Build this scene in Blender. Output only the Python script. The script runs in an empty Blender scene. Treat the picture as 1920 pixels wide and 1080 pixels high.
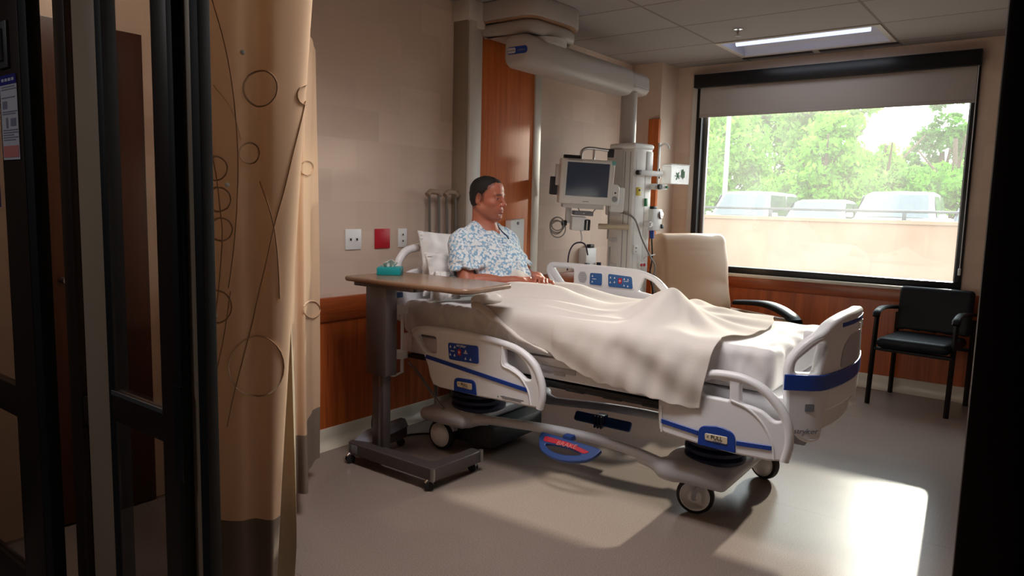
import bpy, bmesh, math, random
import numpy as np
from mathutils import Vector, Matrix, noise as mnoise

SC = bpy.context.scene
COL = SC.collection
V = Vector
PI = math.pi
random.seed(7)

# ------------------------------------------------------------------ objects
def _link(o):
    COL.objects.link(o)
    return o

def thing(name, label, cat, loc=(0, 0, 0), rotz=0.0, group=None):
    o = bpy.data.objects.new(name, None)
    _link(o)
    o.empty_display_size = 0.05
    o.location = loc
    o.rotation_euler = (0, 0, rotz)
    o['label'] = label
    o['category'] = cat
    if group:
        o['group'] = group
    return o

def tag(o, label, cat, group=None, kind=None):
    o['label'] = label
    o['category'] = cat
    if group:
        o['group'] = group
    if kind:
        o['kind'] = kind
    return o

def root_of(o):
    while o.parent is not None:
        o = o.parent
    return o

def sub_tree_copy(o, parent=None, loc=None, rotz=None, label=None):
    c = o.copy()
    _link(c)
    c.parent = parent
    if parent is None:
        if loc is not None:
            c.location = loc
        if rotz is not None:
            c.rotation_euler = (0, 0, rotz)
        if label:
            c['label'] = label
    for ch in list(o.children):
        sub_tree_copy(ch, c)
    return c

# ------------------------------------------------------------------ mesh builder (world coordinates)
class B:
    def __init__(self):
        self.v = []
        self.f = []
        self.mi = []
        self.m = 0

    def add(self, verts, faces):
        b = len(self.v)
        self.v.extend([tuple(p) for p in verts])
        for f in faces:
            self.f.append(tuple(b + i for i in f))
            self.mi.append(self.m)
        return self

    def bm(self, bm):
        bm.verts.ensure_lookup_table()
        bm.verts.index_update()
        self.add([v.co[:] for v in bm.verts], [[v.index for v in f.verts] for f in bm.faces])
        bm.free()
        return self

    def box(self, lo, hi, bev=0.0, seg=2, M=None):
        bm = bmesh.new()
        bmesh.ops.create_cube(bm, size=1.0)
        for v in bm.verts:
            v.co = V([lo[i] + (v.co[i] + .5) * (hi[i] - lo[i]) for i in range(3)])
        if bev > 0:
            bmesh.ops.bevel(bm, geom=list(bm.edges), offset=bev, segments=seg, affect='EDGES', profile=.5)
        if M is not None:
            bmesh.ops.transform(bm, matrix=M, verts=bm.verts)
        return self.bm(bm)

    def cbox(self, c, s, bev=0.0, seg=2, rz=0.0, rx=0.0, ry=0.0):
        M = Matrix.Translation(V(c)) @ Matrix.Rotation(rz, 4, 'Z') @ Matrix.Rotation(ry, 4, 'Y') @ Matrix.Rotation(rx, 4, 'X')
        h = [x / 2 for x in s]
        return self.box([-x for x in h], h, bev, seg, M)

    def tube(self, pts, r, seg=10, closed=False, caps=True, flat=None):
        pts = [V(p) for p in pts]
        n = len(pts)
        rr = r if isinstance(r, (list, tuple)) else [r] * n
        tang = []
        for i in range(n):
            a = pts[i - 1] if (i > 0 or closed) else pts[i]
            b = pts[(i + 1) % n] if (i < n - 1 or closed) else pts[i]
            t = (b - a)
            tang.append(t.normalized() if t.length > 1e-9 else V((0, 0, 1)))
        t0 = tang[0]
        ref = V((0, 0, 1)) if abs(t0.z) < .9 else V((1, 0, 0))
        u = (ref - t0 * ref.dot(t0)).normalized()
        verts = []
        for i in range(n):
            t = tang[i]
            u = (u - t * u.dot(t))
            u = u.normalized() if u.length > 1e-6 else t.orthogonal().normalized()
            w = t.cross(u)
            for k in range(seg):
                a = 2 * PI * k / seg
                ca, sa = math.cos(a), math.sin(a)
                if flat:
                    ca *= flat[0]; sa *= flat[1]
                verts.append(pts[i] + (u * ca + w * sa) * rr[i])
        faces = []
        for i in range(n if closed else n - 1):
            j = (i + 1) % n
            for k in range(seg):
                l = (k + 1) % seg
                faces.append((i * seg + k, i * seg + l, j * seg + l, j * seg + k))
        if caps and not closed:
            faces.append(tuple(reversed(range(seg))))
            faces.append(tuple((n - 1) * seg + k for k in range(seg)))
        return self.add(verts, faces)

    def cyl(self, p0, p1, r0, r1=None, seg=24):
        return self.tube([p0, p1], [r0, r0 if r1 is None else r1], seg)

    def lathe(self, prof, o, axis=(0, 0, 1), seg=32):
        """prof: (radius, height) along axis from o"""
        ax = V(axis).normalized()
        u = ax.orthogonal().normalized()
        w = ax.cross(u)
        o = V(o)
        verts = []
        for (r, h) in prof:
            for k in range(seg):
                a = 2 * PI * k / seg
                verts.append(o + ax * h + (u * math.cos(a) + w * math.sin(a)) * max(r, 1e-5))
        faces = []
        for i in range(len(prof) - 1):
            for k in range(seg):
                l = (k + 1) % seg
                faces.append((i * seg + k, i * seg + l, (i + 1) * seg + l, (i + 1) * seg + k))
        faces.append(tuple(reversed(range(seg))))
        faces.append(tuple((len(prof) - 1) * seg + k for k in range(seg)))
        return self.add(verts, faces)

    def plate(self, loops, th, O, U, W, bev=0.0, seg=3, N=None):
        """filled outline(s) in plane O+U*a+W*b, thickness th centred on the plane; inner loops are holes"""
        cu = bpy.data.curves.new('tmp_outline', 'CURVE')
        cu.dimensions = '2D'
        cu.fill_mode = 'BOTH'
        cu.extrude = max(th / 2 - bev, 1e-4)
        cu.bevel_depth = bev
        cu.bevel_resolution = seg - 1
        cu.offset = -bev
        for lp in loops:
            s = cu.splines.new('POLY')
            s.points.add(len(lp) - 1)
            for p, q in zip(s.points, lp):
                p.co = (q[0], q[1], 0, 1)
            s.use_cyclic_u = True
        ob = bpy.data.objects.new('tmp_outline', cu)
        COL.objects.link(ob)
        dg = bpy.context.evaluated_depsgraph_get()
        me = bpy.data.meshes.new_from_object(ob.evaluated_get(dg))
        O, U, W = V(O), V(U).normalized(), V(W).normalized()
        n = U.cross(W)
        verts = [O + U * v.co.x + W * v.co.y + n * v.co.z for v in me.vertices]
        faces = [tuple(p.vertices) for p in me.polygons]
        bpy.data.objects.remove(ob)
        bpy.data.curves.remove(cu)
        bpy.data.meshes.remove(me)
        return self.add(verts, faces)

    def text(self, s, size, O, U, W, th=.001, align='CENTER', shear=0.0, squash=1.0):
        cu = bpy.data.curves.new('tmp_text', 'FONT')
        cu.body = s
        cu.size = size
        cu.align_x = align
        cu.align_y = 'CENTER'
        cu.shear = shear
        cu.extrude = th / 2
        cu.resolution_u = 3
        ob = bpy.data.objects.new('tmp_text', cu)
        COL.objects.link(ob)
        dg = bpy.context.evaluated_depsgraph_get()
        me = bpy.data.meshes.new_from_object(ob.evaluated_get(dg))
        O, U, W = V(O), V(U).normalized(), V(W).normalized()
        n = U.cross(W)
        verts = [O + U * (v.co.x * squash) + W * v.co.y + n * v.co.z for v in me.vertices]
        faces = [tuple(p.vertices) for p in me.polygons]
        bpy.data.objects.remove(ob)
        bpy.data.curves.remove(cu)
        bpy.data.meshes.remove(me)
        return self.add(verts, faces)

    def grid(self, P, closed_u=False, closed_v=False):
        """P[i][j] array of points"""
        P = np.asarray(P)
        nu, nv = P.shape[:2]
        verts = P.reshape(-1, 3)
        faces = []
        for i in range(nu if closed_u else nu - 1):
            i2 = (i + 1) % nu
            for j in range(nv if closed_v else nv - 1):
                j2 = (j + 1) % nv
                faces.append((i * nv + j, i2 * nv + j, i2 * nv + j2, i * nv + j2))
        return self.add(verts.tolist(), faces)

    def xform(self, M):
        self.v = [tuple(M @ V(p)) for p in self.v]
        return self

    def emit(self, name, mats, parent=None, smooth=40, mods=None, flip=False, doubles=False):
        if not isinstance(mats, (list, tuple)):
            mats = [mats]
        arr = np.array(self.v, dtype=float)
        if parent is not None:
            org = np.array(root_of(parent).location)
        else:
            lo, hi = arr.min(0), arr.max(0)
            org = np.array([(lo[0] + hi[0]) / 2, (lo[1] + hi[1]) / 2, lo[2]])
        arr = arr - org
        me = bpy.data.meshes.new(name)
        me.from_pydata(arr.tolist(), [], self.f)
        for m in mats:
            me.materials.append(m)
        if len(mats) > 1:
            me.polygons.foreach_set('material_index', self.mi)
        bm = bmesh.new()
        bm.from_mesh(me)
        if doubles:
            bmesh.ops.remove_doubles(bm, verts=bm.verts, dist=1e-5)
        bmesh.ops.recalc_face_normals(bm, faces=bm.faces)
        if flip:
            bmesh.ops.reverse_faces(bm, faces=bm.faces)
        bm.to_mesh(me)
        bm.free()
        if smooth:
            me.polygons.foreach_set('use_smooth', [True] * len(me.polygons))
            me.set_sharp_from_angle(angle=math.radians(smooth))
        me.update()
        o = bpy.data.objects.new(name, me)
        _link(o)
        if parent is not None:
            o.parent = parent
        else:
            o.location = org
        for m in (mods or []):
            md = o.modifiers.new(m[0].title(), m[0])
            for k, val in m[1].items():
                setattr(md, k, val)
        return o

def structure(o, label=None):
    o['kind'] = 'structure'
    if label:
        o['label'] = label
    return o

# ------------------------------------------------------------------ 2D outlines
def rrect(x0, y0, x1, y1, r, n=6):
    out = []
    for cx, cy, a0 in ((x1 - r, y1 - r, 0), (x0 + r, y1 - r, 90), (x0 + r, y0 + r, 180), (x1 - r, y0 + r, 270)):
        for k in range(n + 1):
            a = math.radians(a0 + 90 * k / n)
            out.append((cx + r * math.cos(a), cy + r * math.sin(a)))
    return out

def rpoly(pts, r, n=5):
    """polygon with rounded corners; r scalar or list"""
    out = []
    m = len(pts)
    for i in range(m):
        p = V(pts[i]).to_2d() if len(pts[i]) == 3 else V((pts[i][0], pts[i][1]))
        a = V((pts[i - 1][0], pts[i - 1][1]))
        b = V((pts[(i + 1) % m][0], pts[(i + 1) % m][1]))
        ri = r[i] if isinstance(r, (list, tuple)) else r
        da, db = a - p, b - p
        ri = min(ri, da.length * .48, db.length * .48)
        if ri < 1e-5:
            out.append((p.x, p.y)); continue
        pa = p + da.normalized() * ri
        pb = p + db.normalized() * ri
        for k in range(n + 1):
            t = k / n
            q = pa * (1 - t) ** 2 + p * 2 * t * (1 - t) + pb * t * t
            out.append((q.x, q.y))
    return out

def spline(pts, n=6, closed=False):
    """Catmull-Rom through points of any dimension"""
    P = [np.array(p, float) for p in pts]
    m = len(P)
    out = []
    rng = range(m) if closed else range(m - 1)
    for i in rng:
        if closed:
            p0, p1, p2, p3 = P[i - 1], P[i], P[(i + 1) % m], P[(i + 2) % m]
        else:
            p1, p2 = P[i], P[i + 1]
            p0 = P[i - 1] if i > 0 else 2 * p1 - p2
            p3 = P[i + 2] if i + 2 < m else 2 * p2 - p1
        for k in range(n):
            t = k / n
            q = .5 * ((2 * p1) + (-p0 + p2) * t + (2 * p0 - 5 * p1 + 4 * p2 - p3) * t * t + (-p0 + 3 * p1 - 3 * p2 + p3) * t ** 3)
            out.append(tuple(q))
    if not closed:
        out.append(tuple(P[-1]))
    return out

# ------------------------------------------------------------------ signed distance fields -> one continuous surface
class Field:
    def __init__(self, lo, hi, h):
        self.lo = np.array(lo, float)
        self.h = h
        self.n = np.ceil((np.array(hi) - self.lo) / h).astype(int) + 1
        self.f = np.full(tuple(self.n), 10.0, np.float32)

    def block(self, lo, hi):
        a = np.clip(np.floor((np.array(lo) - self.lo) / self.h).astype(int), 0, self.n - 1)
        b = np.clip(np.ceil((np.array(hi) - self.lo) / self.h).astype(int) + 1, 1, self.n)
        b = np.maximum(b, a + 1)
        ax = [(self.lo[i] + self.h * np.arange(a[i], b[i])).astype(np.float32) for i in range(3)]
        X = ax[0][:, None, None]; Y = ax[1][None, :, None]; Z = ax[2][None, None, :]
        return (slice(a[0], b[0]), slice(a[1], b[1]), slice(a[2], b[2])), X, Y, Z

    def union(self, fn, lo, hi, k=.01):
        p = k + .02
        s, X, Y, Z = self.block(np.array(lo) - p, np.array(hi) + p)
        d = fn(X, Y, Z).astype(np.float32)
        a = self.f[s]
        if k <= 0:
            self.f[s] = np.minimum(a, d)
        else:
            h = np.clip(.5 + .5 * (a - d) / k, 0, 1)
            self.f[s] = a * (1 - h) + d * h - k * h * (1 - h)

    def sub(self, fn, lo, hi, k=.01):
        p = k + .02
        s, X, Y, Z = self.block(np.array(lo) - p, np.array(hi) + p)
        d = -fn(X, Y, Z).astype(np.float32)
        a = self.f[s]
        h = np.clip(.5 - .5 * (a - d) / k, 0, 1)
        self.f[s] = a * (1 - h) + d * h + k * h * (1 - h)

    def cap(self, p0, p1, r0, r1=None, k=.012, op='u', flat=None):
        r1 = r0 if r1 is None else r1
        p0 = np.array(p0, float); p1 = np.array(p1, float)
        ba = p1 - p0
        L = max(float(ba @ ba), 1e-9)
        def fn(X, Y, Z):
            x, y, z = X - p0[0], Y - p0[1], Z - p0[2]
            t = np.clip((x * ba[0] + y * ba[1] + z * ba[2]) / L, 0, 1)
            return np.sqrt((x - t * ba[0]) ** 2 + (y - t * ba[1]) ** 2 + (z - t * ba[2]) ** 2) - (r0 + (r1 - r0) * t)
        R = max(r0, r1)
        (self.union if op == 'u' else self.sub)(fn, np.minimum(p0, p1) - R, np.maximum(p0, p1) + R, k)

    def ell(self, c, r, M=None, k=.012, op='u'):
        c = np.array(c, float); r = np.array(r, float)
        Rm = np.eye(3) if M is None else np.array(M)   # rows = local axes in world
        def fn(X, Y, Z):
            x, y, z = X - c[0], Y - c[1], Z - c[2]
            l = [Rm[i, 0] * x + Rm[i, 1] * y + Rm[i, 2] * z for i in range(3)]
            k0 = np.sqrt(sum((l[i] / r[i]) ** 2 for i in range(3)))
            k1 = np.sqrt(sum((l[i] / r[i] ** 2) ** 2 for i in range(3)))
            return k0 * (k0 - 1.0) / np.maximum(k1, 1e-6)
        R = np.abs(Rm.T) @ r
        (self.union if op == 'u' else self.sub)(fn, c - R, c + R, k)

    def rbox(self, c, s, rad, M=None, k=.012, op='u'):
        c = np.array(c, float); s = np.array(s, float) / 2 - rad
        Rm = np.eye(3) if M is None else np.array(M)
        def fn(X, Y, Z):
            x, y, z = X - c[0], Y - c[1], Z - c[2]
            q = [np.abs(Rm[i, 0] * x + Rm[i, 1] * y + Rm[i, 2] * z) - s[i] for i in range(3)]
            o = np.sqrt(sum(np.maximum(t, 0) ** 2 for t in q))
            return o + np.minimum(np.maximum(q[0], np.maximum(q[1], q[2])), 0) - rad
        R = np.abs(Rm.T) @ (s + rad)
        (self.union if op == 'u' else self.sub)(fn, c - R, c + R, k)

    def displace(self, fn):
        s, X, Y, Z = self.block(self.lo, self.lo + self.h * (self.n - 1))
        self.f += fn(X, Y, Z).astype(np.float32)

    def mesh(self):
        f = self.f
        h = self.h
        neg = f < 0
        nx, ny, nz = f.shape
        cnt = np.zeros((nx - 1, ny - 1, nz - 1), np.int8)
        for i in (0, 1):
            for j in (0, 1):
                for k in (0, 1):
                    cnt += neg[i:nx - 1 + i, j:ny - 1 + j, k:nz - 1 + k]
        act = (cnt > 0) & (cnt < 8)
        del cnt
        idx = np.argwhere(act)
        ids = np.full(act.shape, -1, np.int32)
        ids[act] = np.arange(len(idx))
        cor = np.array([[i, j, k] for i in (0, 1) for j in (0, 1) for k in (0, 1)])
        val = np.stack([f[idx[:, 0] + c[0], idx[:, 1] + c[1], idx[:, 2] + c[2]] for c in cor], 1)
        acc = np.zeros((len(idx), 3)); num = np.zeros(len(idx))
        for a in range(8):
            for b in range(a + 1, 8):
                if np.abs(cor[a] - cor[b]).sum() != 1:
                    continue
                va, vb = val[:, a], val[:, b]
                m = (va < 0) != (vb < 0)
                t = np.where(m, va / np.where(m, va - vb, 1), 0)
                p = cor[a][None] + t[:, None] * (cor[b] - cor[a])[None]
                acc[m] += p[m]; num[m] += 1
        vert = self.lo + h * (idx + acc / num[:, None])
        quads = []
        for ax in range(3):
            sl0 = [slice(None)] * 3; sl1 = [slice(None)] * 3
            sl0[ax] = slice(0, -1); sl1[ax] = slice(1, None)
            ed = neg[tuple(sl0)] != neg[tuple(sl1)]
            e = np.argwhere(ed)
            o1, o2 = [(1, 2), (2, 0), (0, 1)][ax]
            e = e[(e[:, o1] > 0) & (e[:, o2] > 0) & (e[:, o1] < f.shape[o1] - 1) & (e[:, o2] < f.shape[o2] - 1)]
            def cell(d1, d2):
                c = e.copy(); c[:, o1] -= d1; c[:, o2] -= d2
                return ids[c[:, 0], c[:, 1], c[:, 2]]
            q = np.stack([cell(0, 0), cell(1, 0), cell(1, 1), cell(0, 1)], 1)
            fl = neg[e[:, 0], e[:, 1], e[:, 2]]
            q[fl] = q[fl][:, ::-1]
            quads.append(q)
        Q = np.concatenate(quads)
        return vert, Q[(Q >= 0).all(1)]

def waves(P, seed, n=8, f0=20., f1=60., aniso=(1, 1, 1)):
    """smooth pseudo-random field, sum of sines, ~[-1,1]"""
    rs = np.random.RandomState(seed)
    out = 0
    for i in range(n):
        d = rs.randn(3) * np.array(aniso)
        d /= np.linalg.norm(d)
        w = rs.uniform(f0, f1)
        out = out + np.sin(w * (P[0] * d[0] + P[1] * d[1] + P[2] * d[2]) + rs.uniform(0, 6.28))
    return out / n ** .5 / 1.2

def field_object(F, name, mats, parent=None, smooth=60, relax=1):
    vert, Q = F.mesh()
    # light Laplacian smoothing removes the stair-steps
    n = len(vert)
    for _ in range(relax):
        acc = np.zeros_like(vert); num = np.zeros(n)
        for a, b in ((0, 1), (1, 2), (2, 3), (3, 0)):
            np.add.at(acc, Q[:, a], vert[Q[:, b]]); np.add.at(num, Q[:, a], 1)
            np.add.at(acc, Q[:, b], vert[Q[:, a]]); np.add.at(num, Q[:, b], 1)
        vert = .5 * vert + .5 * acc / np.maximum(num, 1)[:, None]
    org = np.array(root_of(parent).location) if parent is not None else np.array([vert[:, 0].mean(), vert[:, 1].mean(), vert[:, 2].min()])
    me = bpy.data.meshes.new(name)
    vv = (vert - org).astype(np.float32)
    me.vertices.add(n)
    me.vertices.foreach_set('co', vv.ravel())
    me.loops.add(Q.size)
    me.loops.foreach_set('vertex_index', Q.ravel().astype(np.int32))
    me.polygons.add(len(Q))
    me.polygons.foreach_set('loop_start', np.arange(0, Q.size, 4, dtype=np.int32))
    me.update(calc_edges=True)
    me.validate()
    if not isinstance(mats, (list, tuple)):
        mats = [mats]
    for m in mats:
        me.materials.append(m)
    me.polygons.foreach_set('use_smooth', [True] * len(me.polygons))
    me.update()
    o = bpy.data.objects.new(name, me)
    _link(o)
    if parent is not None:
        o.parent = parent
    else:
        o.location = org
    return o, vert, Q
SKY = 6.2
SUN = 8.5
FILL = 26.0
CORR = 7.0
GLINT = 3000.0
ALCOVE = 4.0
TROFF = 2.5
EXPO = 0.05
# ------------------------------------------------------------------ materials (all procedural)
def lin(c):
    return tuple(((x / 255) / 12.92 if x / 255 <= .04045 else ((x / 255 + .055) / 1.055) ** 2.4) for x in c)

class NT:
    def __init__(self, name):
        self.m = bpy.data.materials.new(name)
        self.m.use_nodes = True
        self.t = self.m.node_tree
        self.t.nodes.clear()
        self.out = self.n('ShaderNodeOutputMaterial')

    def n(self, typ, **kw):
        nd = self.t.nodes.new(typ)
        for k, v in kw.items():
            if k.startswith('i_'):
                nd.inputs[k[2:].replace('_', ' ')].default_value = v
            else:
                setattr(nd, k, v)
        return nd

    def l(self, a, b):
        self.t.links.new(a, b)

    def mix(self, fac, a, b, typ='MIX'):
        nd = self.t.nodes.new('ShaderNodeMix')
        nd.data_type = 'RGBA'
        nd.blend_type = typ
        for s, val in ((0, fac), (6, a), (7, b)):
            if hasattr(val, 'is_linked') or hasattr(val, 'node'):
                self.l(val, nd.inputs[s])
            else:
                nd.inputs[s].default_value = val if s == 0 else (tuple(val) + (1,) if len(val) == 3 else val)
        return nd.outputs[2]

    def ramp(self, fac, stops, interp='LINEAR'):
        nd = self.n('ShaderNodeValToRGB')
        cr = nd.color_ramp
        cr.interpolation = interp
        while len(cr.elements) < len(stops):
            cr.elements.new(.5)
        for e, (p, c) in zip(cr.elements, stops):
            e.position = p
            e.color = tuple(c) + (1,) if len(c) == 3 else c
        self.l(fac, nd.inputs[0])
        return nd.outputs[0]

    def math(self, op, a, b=None, c=None):
        nd = self.n('ShaderNodeMath', operation=op)
        for i, val in enumerate((a, b, c)):
            if val is None:
                continue
            if isinstance(val, (int, float)):
                nd.inputs[i].default_value = val
            else:
                self.l(val, nd.inputs[i])
        return nd.outputs[0]

    def pos(self):
        return self.n('ShaderNodeNewGeometry').outputs['Position']

    def obj(self):
        return self.n('ShaderNodeTexCoord').outputs['Object']

    def map(self, vec, loc=(0, 0, 0), rot=(0, 0, 0), scale=(1, 1, 1)):
        nd = self.n('ShaderNodeMapping')
        nd.inputs['Location'].default_value = loc
        nd.inputs['Rotation'].default_value = rot
        nd.inputs['Scale'].default_value = scale
        self.l(vec, nd.inputs['Vector'])
        return nd.outputs[0]

    def noise(self, vec, scale, detail=3, rough=.5):
        nd = self.n('ShaderNodeTexNoise')
        nd.inputs['Scale'].default_value = scale
        nd.inputs['Detail'].default_value = detail
        nd.inputs['Roughness'].default_value = rough
        if vec is not None:
            self.l(vec, nd.inputs['Vector'])
        return nd.outputs['Fac']

    def bump(self, h, strength=.2, dist=.01):
        nd = self.n('ShaderNodeBump')
        nd.inputs['Strength'].default_value = strength
        nd.inputs['Distance'].default_value = dist
        self.l(h, nd.inputs['Height'])
        return nd.outputs[0]

    def bsdf(self, col, rough=.5, metal=0., spec=.5, normal=None, **kw):
        p = self.n('ShaderNodeBsdfPrincipled')
        for key, val in (('Base Color', col), ('Roughness', rough), ('Metallic', metal), ('Specular IOR Level', spec)):
            if isinstance(val, (int, float)):
                p.inputs[key].default_value = val
            elif isinstance(val, tuple):
                p.inputs[key].default_value = val + (1,) if len(val) == 3 else val
            else:
                self.l(val, p.inputs[key])
        if normal is not None:
            self.l(normal, p.inputs['Normal'])
        for k, v in kw.items():
            p.inputs[k.replace('_', ' ')].default_value = v
        self.l(p.outputs[0], self.out.inputs[0])
        self.p = p
        return p

def mat(name, c, rough=.5, metal=0., spec=.5, var=.06, vs=6., bump=None, **kw):
    t = NT(name)
    col = lin(c)
    vec = t.obj()
    f = t.noise(vec, vs, 4)
    lo = tuple(x * (1 - var) for x in col)
    hi = tuple(min(1, x * (1 + var)) for x in col)
    base = t.mix(f, lo, hi)
    nrm = None
    if bump:
        nrm = t.bump(t.noise(vec, bump[0], 4), bump[1], bump[2] if len(bump) > 2 else .005)
    t.bsdf(base, rough, metal, spec, nrm, **kw)
    return t.m

def wood(name, dark, light, axis=2, scale=1.0, rough=.35, spec=.5):
    """fine grained veneer, grain along axis"""
    t = NT(name)
    sc = [9 * scale, 9 * scale, 9 * scale]
    sc[axis] = .45 * scale
    v = t.map(t.pos(), scale=tuple(sc))
    a = t.noise(v, 2.2, 6, .6)
    sc2 = [60 * scale] * 3
    sc2[axis] = 1.5 * scale
    b = t.noise(t.map(t.pos(), scale=tuple(sc2)), 2, 3)
    f = t.math('MULTIPLY_ADD', b, .35, t.math('MULTIPLY', a, .75))
    col = t.ramp(f, [(.3, lin(dark)), (.75, lin(light))])
    t.bsdf(col, rough, 0, spec)
    return t.m

def wallpaper(name, cols, axis):
    """paper printed with faint rectangles and fine horizontal streaks; axis 0: wall along X, 1: along Y"""
    t = NT(name)
    s = t.n('ShaderNodeSeparateXYZ')
    t.l(t.pos(), s.inputs[0])
    c = t.n('ShaderNodeCombineXYZ')
    t.l(s.outputs[axis], c.inputs[0])
    t.l(s.outputs[2], c.inputs[1])
    br = t.n('ShaderNodeTexBrick')
    br.offset = .5
    t.l(c.outputs[0], br.inputs['Vector'])
    br.inputs['Scale'].default_value = 1
    br.inputs['Mortar Size'].default_value = 0.0
    br.inputs['Brick Width'].default_value = .34
    br.inputs['Row Height'].default_value = .17
    br.inputs['Color1'].default_value = lin(cols[0]) + (1,)
    br.inputs['Color2'].default_value = lin(cols[1]) + (1,)
    st = t.noise(t.map(c.outputs[0], scale=(3, 60, 1)), 1.6, 4)
    big = t.noise(t.map(c.outputs[0], scale=(1.5, 4, 1)), 1.3, 3)
    col = t.mix(t.math('MULTIPLY', st, .35), br.outputs['Color'], lin(cols[2]))
    col = t.mix(t.math('MULTIPLY', big, .3), col, lin(cols[1]))
    t.bsdf(col, .62, 0, .35, t.bump(st, .08, .002))
    return t.m

def build_mats():
    m = {}
    # --- room
    t = NT('vinyl floor')
    p = t.pos()
    sp = t.noise(p, 210, 2, .6)
    pa = t.noise(t.map(p, scale=(1, 1, 1)), 3.2, 5, .6)
    col = t.ramp(sp, [(.30, lin((114, 100, 93))), (.5, lin((132, 118, 110))), (.7, lin((146, 132, 124)))])
    col = t.mix(t.math('MULTIPLY', pa, .35), col, lin((116, 101, 91)))
    # welded seams of the vinyl sheet
    s = t.n('ShaderNodeSeparateXYZ'); t.l(p, s.inputs[0])
    seam = t.math('LESS_THAN', t.math('ABSOLUTE', t.math('SUBTRACT', t.math('FRACT', t.math('DIVIDE', t.math('SUBTRACT', s.outputs[0], .62), 1.83)), .5)), .0012)
    col = t.mix(t.math('MULTIPLY', seam, .55), col, lin((96, 84, 72)))
    rough = t.math('MULTIPLY_ADD', t.noise(p, 2.5, 3), .08, .20)
    t.bsdf(col, rough, 0, .09, t.bump(t.noise(p, 14, 2), .03, .003))
    m['floor'] = t.m

    t = NT('ceiling tiles')
    p = t.pos()
    s = t.n('ShaderNodeSeparateXYZ'); t.l(p, s.inputs[0])
    c = t.n('ShaderNodeCombineXYZ')
    t.l(t.math('SUBTRACT', s.outputs[1], 1.095 - 11.5), c.inputs[0])
    t.l(t.math('SUBTRACT', s.outputs[0], 5.42 - 12), c.inputs[1])
    br = t.n('ShaderNodeTexBrick'); br.offset = 0.0
    t.l(c.outputs[0], br.inputs['Vector'])
    for k, val in (('Scale', 1), ('Mortar Size', .010), ('Mortar Smooth', .1), ('Brick Width', 1.15), ('Row Height', .6)):
        br.inputs[k].default_value = val
    br.inputs['Color1'].default_value = lin((166, 160, 158)) + (1,)
    br.inputs['Color2'].default_value = lin((160, 154, 152)) + (1,)
    br.inputs['Mortar'].default_value = lin((134, 127, 124)) + (1,)
    pit = t.noise(p, 130, 2)
    t.bsdf(br.outputs['Color'], .9, 0, .1, t.bump(pit, .15, .002))
    m['ceiling'] = t.m

    m['paper_x'] = wallpaper('wallpaper head', [(228, 204, 188), (211, 188, 172), (199, 176, 160)], 0)
    m['paper_y'] = wallpaper('wallpaper window', [(226, 202, 184), (210, 187, 169), (198, 175, 157)], 1)
    m['panel_x'] = wood('wainscot veneer', (116, 48, 18), (196, 100, 46), 2, 1.0, .34)
    m['rail_x'] = wood('chair rail wood along x', (108, 44, 16), (172, 86, 38), 0, 1.0, .3)
    m['rail_y'] = wood('chair rail wood along y', (108, 44, 16), (172, 86, 38), 1, 1.0, .3)
    m['orange_wood'] = wood('orange veneer', (168, 82, 32), (220, 124, 62), 2, 1.2, .5, .3)
    m['dark_wood'] = wood('dark door veneer', (48, 20, 10), (84, 40, 20), 2, .8, .35)
    m['base'] = mat('cove base vinyl', (196, 186, 170), .42, var=.05)
    m['white_trim'] = mat('painted metal trim', (206, 198, 190), .4)
    m['beige_trim'] = mat('painted trim grey beige', (150, 136, 120), .5)
    m['black_frame'] = mat('black window frame', (22, 22, 25), .35, .3)
    m['grey_alu'] = mat('mill aluminium', (150, 150, 150), .35, .7)
    m['bronze'] = mat('dark bronze aluminium', (58, 44, 36), .42, .35, var=.12)
    m['black_gasket'] = mat('black rubber gasket', (14, 13, 13), .6)
    m['tan_alu'] = mat('champagne painted jamb', (186, 162, 136), .45, .1)
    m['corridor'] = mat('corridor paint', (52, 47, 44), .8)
    m['sill'] = mat('window sill laminate', (214, 208, 200), .35)

    t = NT('door glass')
    fr = t.n('ShaderNodeLayerWeight'); fr.inputs['Blend'].default_value = .5
    frf = t.math('MULTIPLY_ADD', t.math('POWER', fr.outputs['Facing'], 4.0), .55, .035)
    tr = t.n('ShaderNodeBsdfTransparent'); tr.inputs[0].default_value = (.82, .80, .78, 1)
    gl = t.n('ShaderNodeBsdfGlossy'); gl.inputs['Roughness'].default_value = .02
    mx = t.n('ShaderNodeMixShader')
    t.l(frf, mx.inputs[0]); t.l(tr.outputs[0], mx.inputs[1]); t.l(gl.outputs[0], mx.inputs[2])
    t.l(mx.outputs[0], t.out.inputs[0])
    m['door_glass'] = t.m

    t = NT('dusty window glass')
    fr = t.n('ShaderNodeLayerWeight'); fr.inputs['Blend'].default_value = .5
    frf = t.math('MULTIPLY_ADD', t.math('POWER', fr.outputs['Facing'], 4.0), .55, .035)
    tr = t.n('ShaderNodeBsdfTransparent'); tr.inputs[0].default_value = (.93, .96, .94, 1)
    gl = t.n('ShaderNodeBsdfGlossy'); gl.inputs['Roughness'].default_value = .02
    du = t.n('ShaderNodeBsdfTranslucent'); du.inputs[0].default_value = (1, .96, .9, 1)
    mx = t.n('ShaderNodeMixShader')
    dust = t.noise(t.map(t.pos(), scale=(1, 1.2, .8)), 1.6, 5, .6)
    m2 = t.n('ShaderNodeMixShader')
    t.l(t.math('MULTIPLY_ADD', dust, .065, .010), m2.inputs[0])
    t.l(tr.outputs[0], m2.inputs[1]); t.l(du.outputs[0], m2.inputs[2])
    t.l(frf, mx.inputs[0]); t.l(m2.outputs[0], mx.inputs[1]); t.l(gl.outputs[0], mx.inputs[2])
    t.l(mx.outputs[0], t.out.inputs[0])
    m['window_glass'] = t.m

    t = NT('roller blind fabric')
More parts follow.
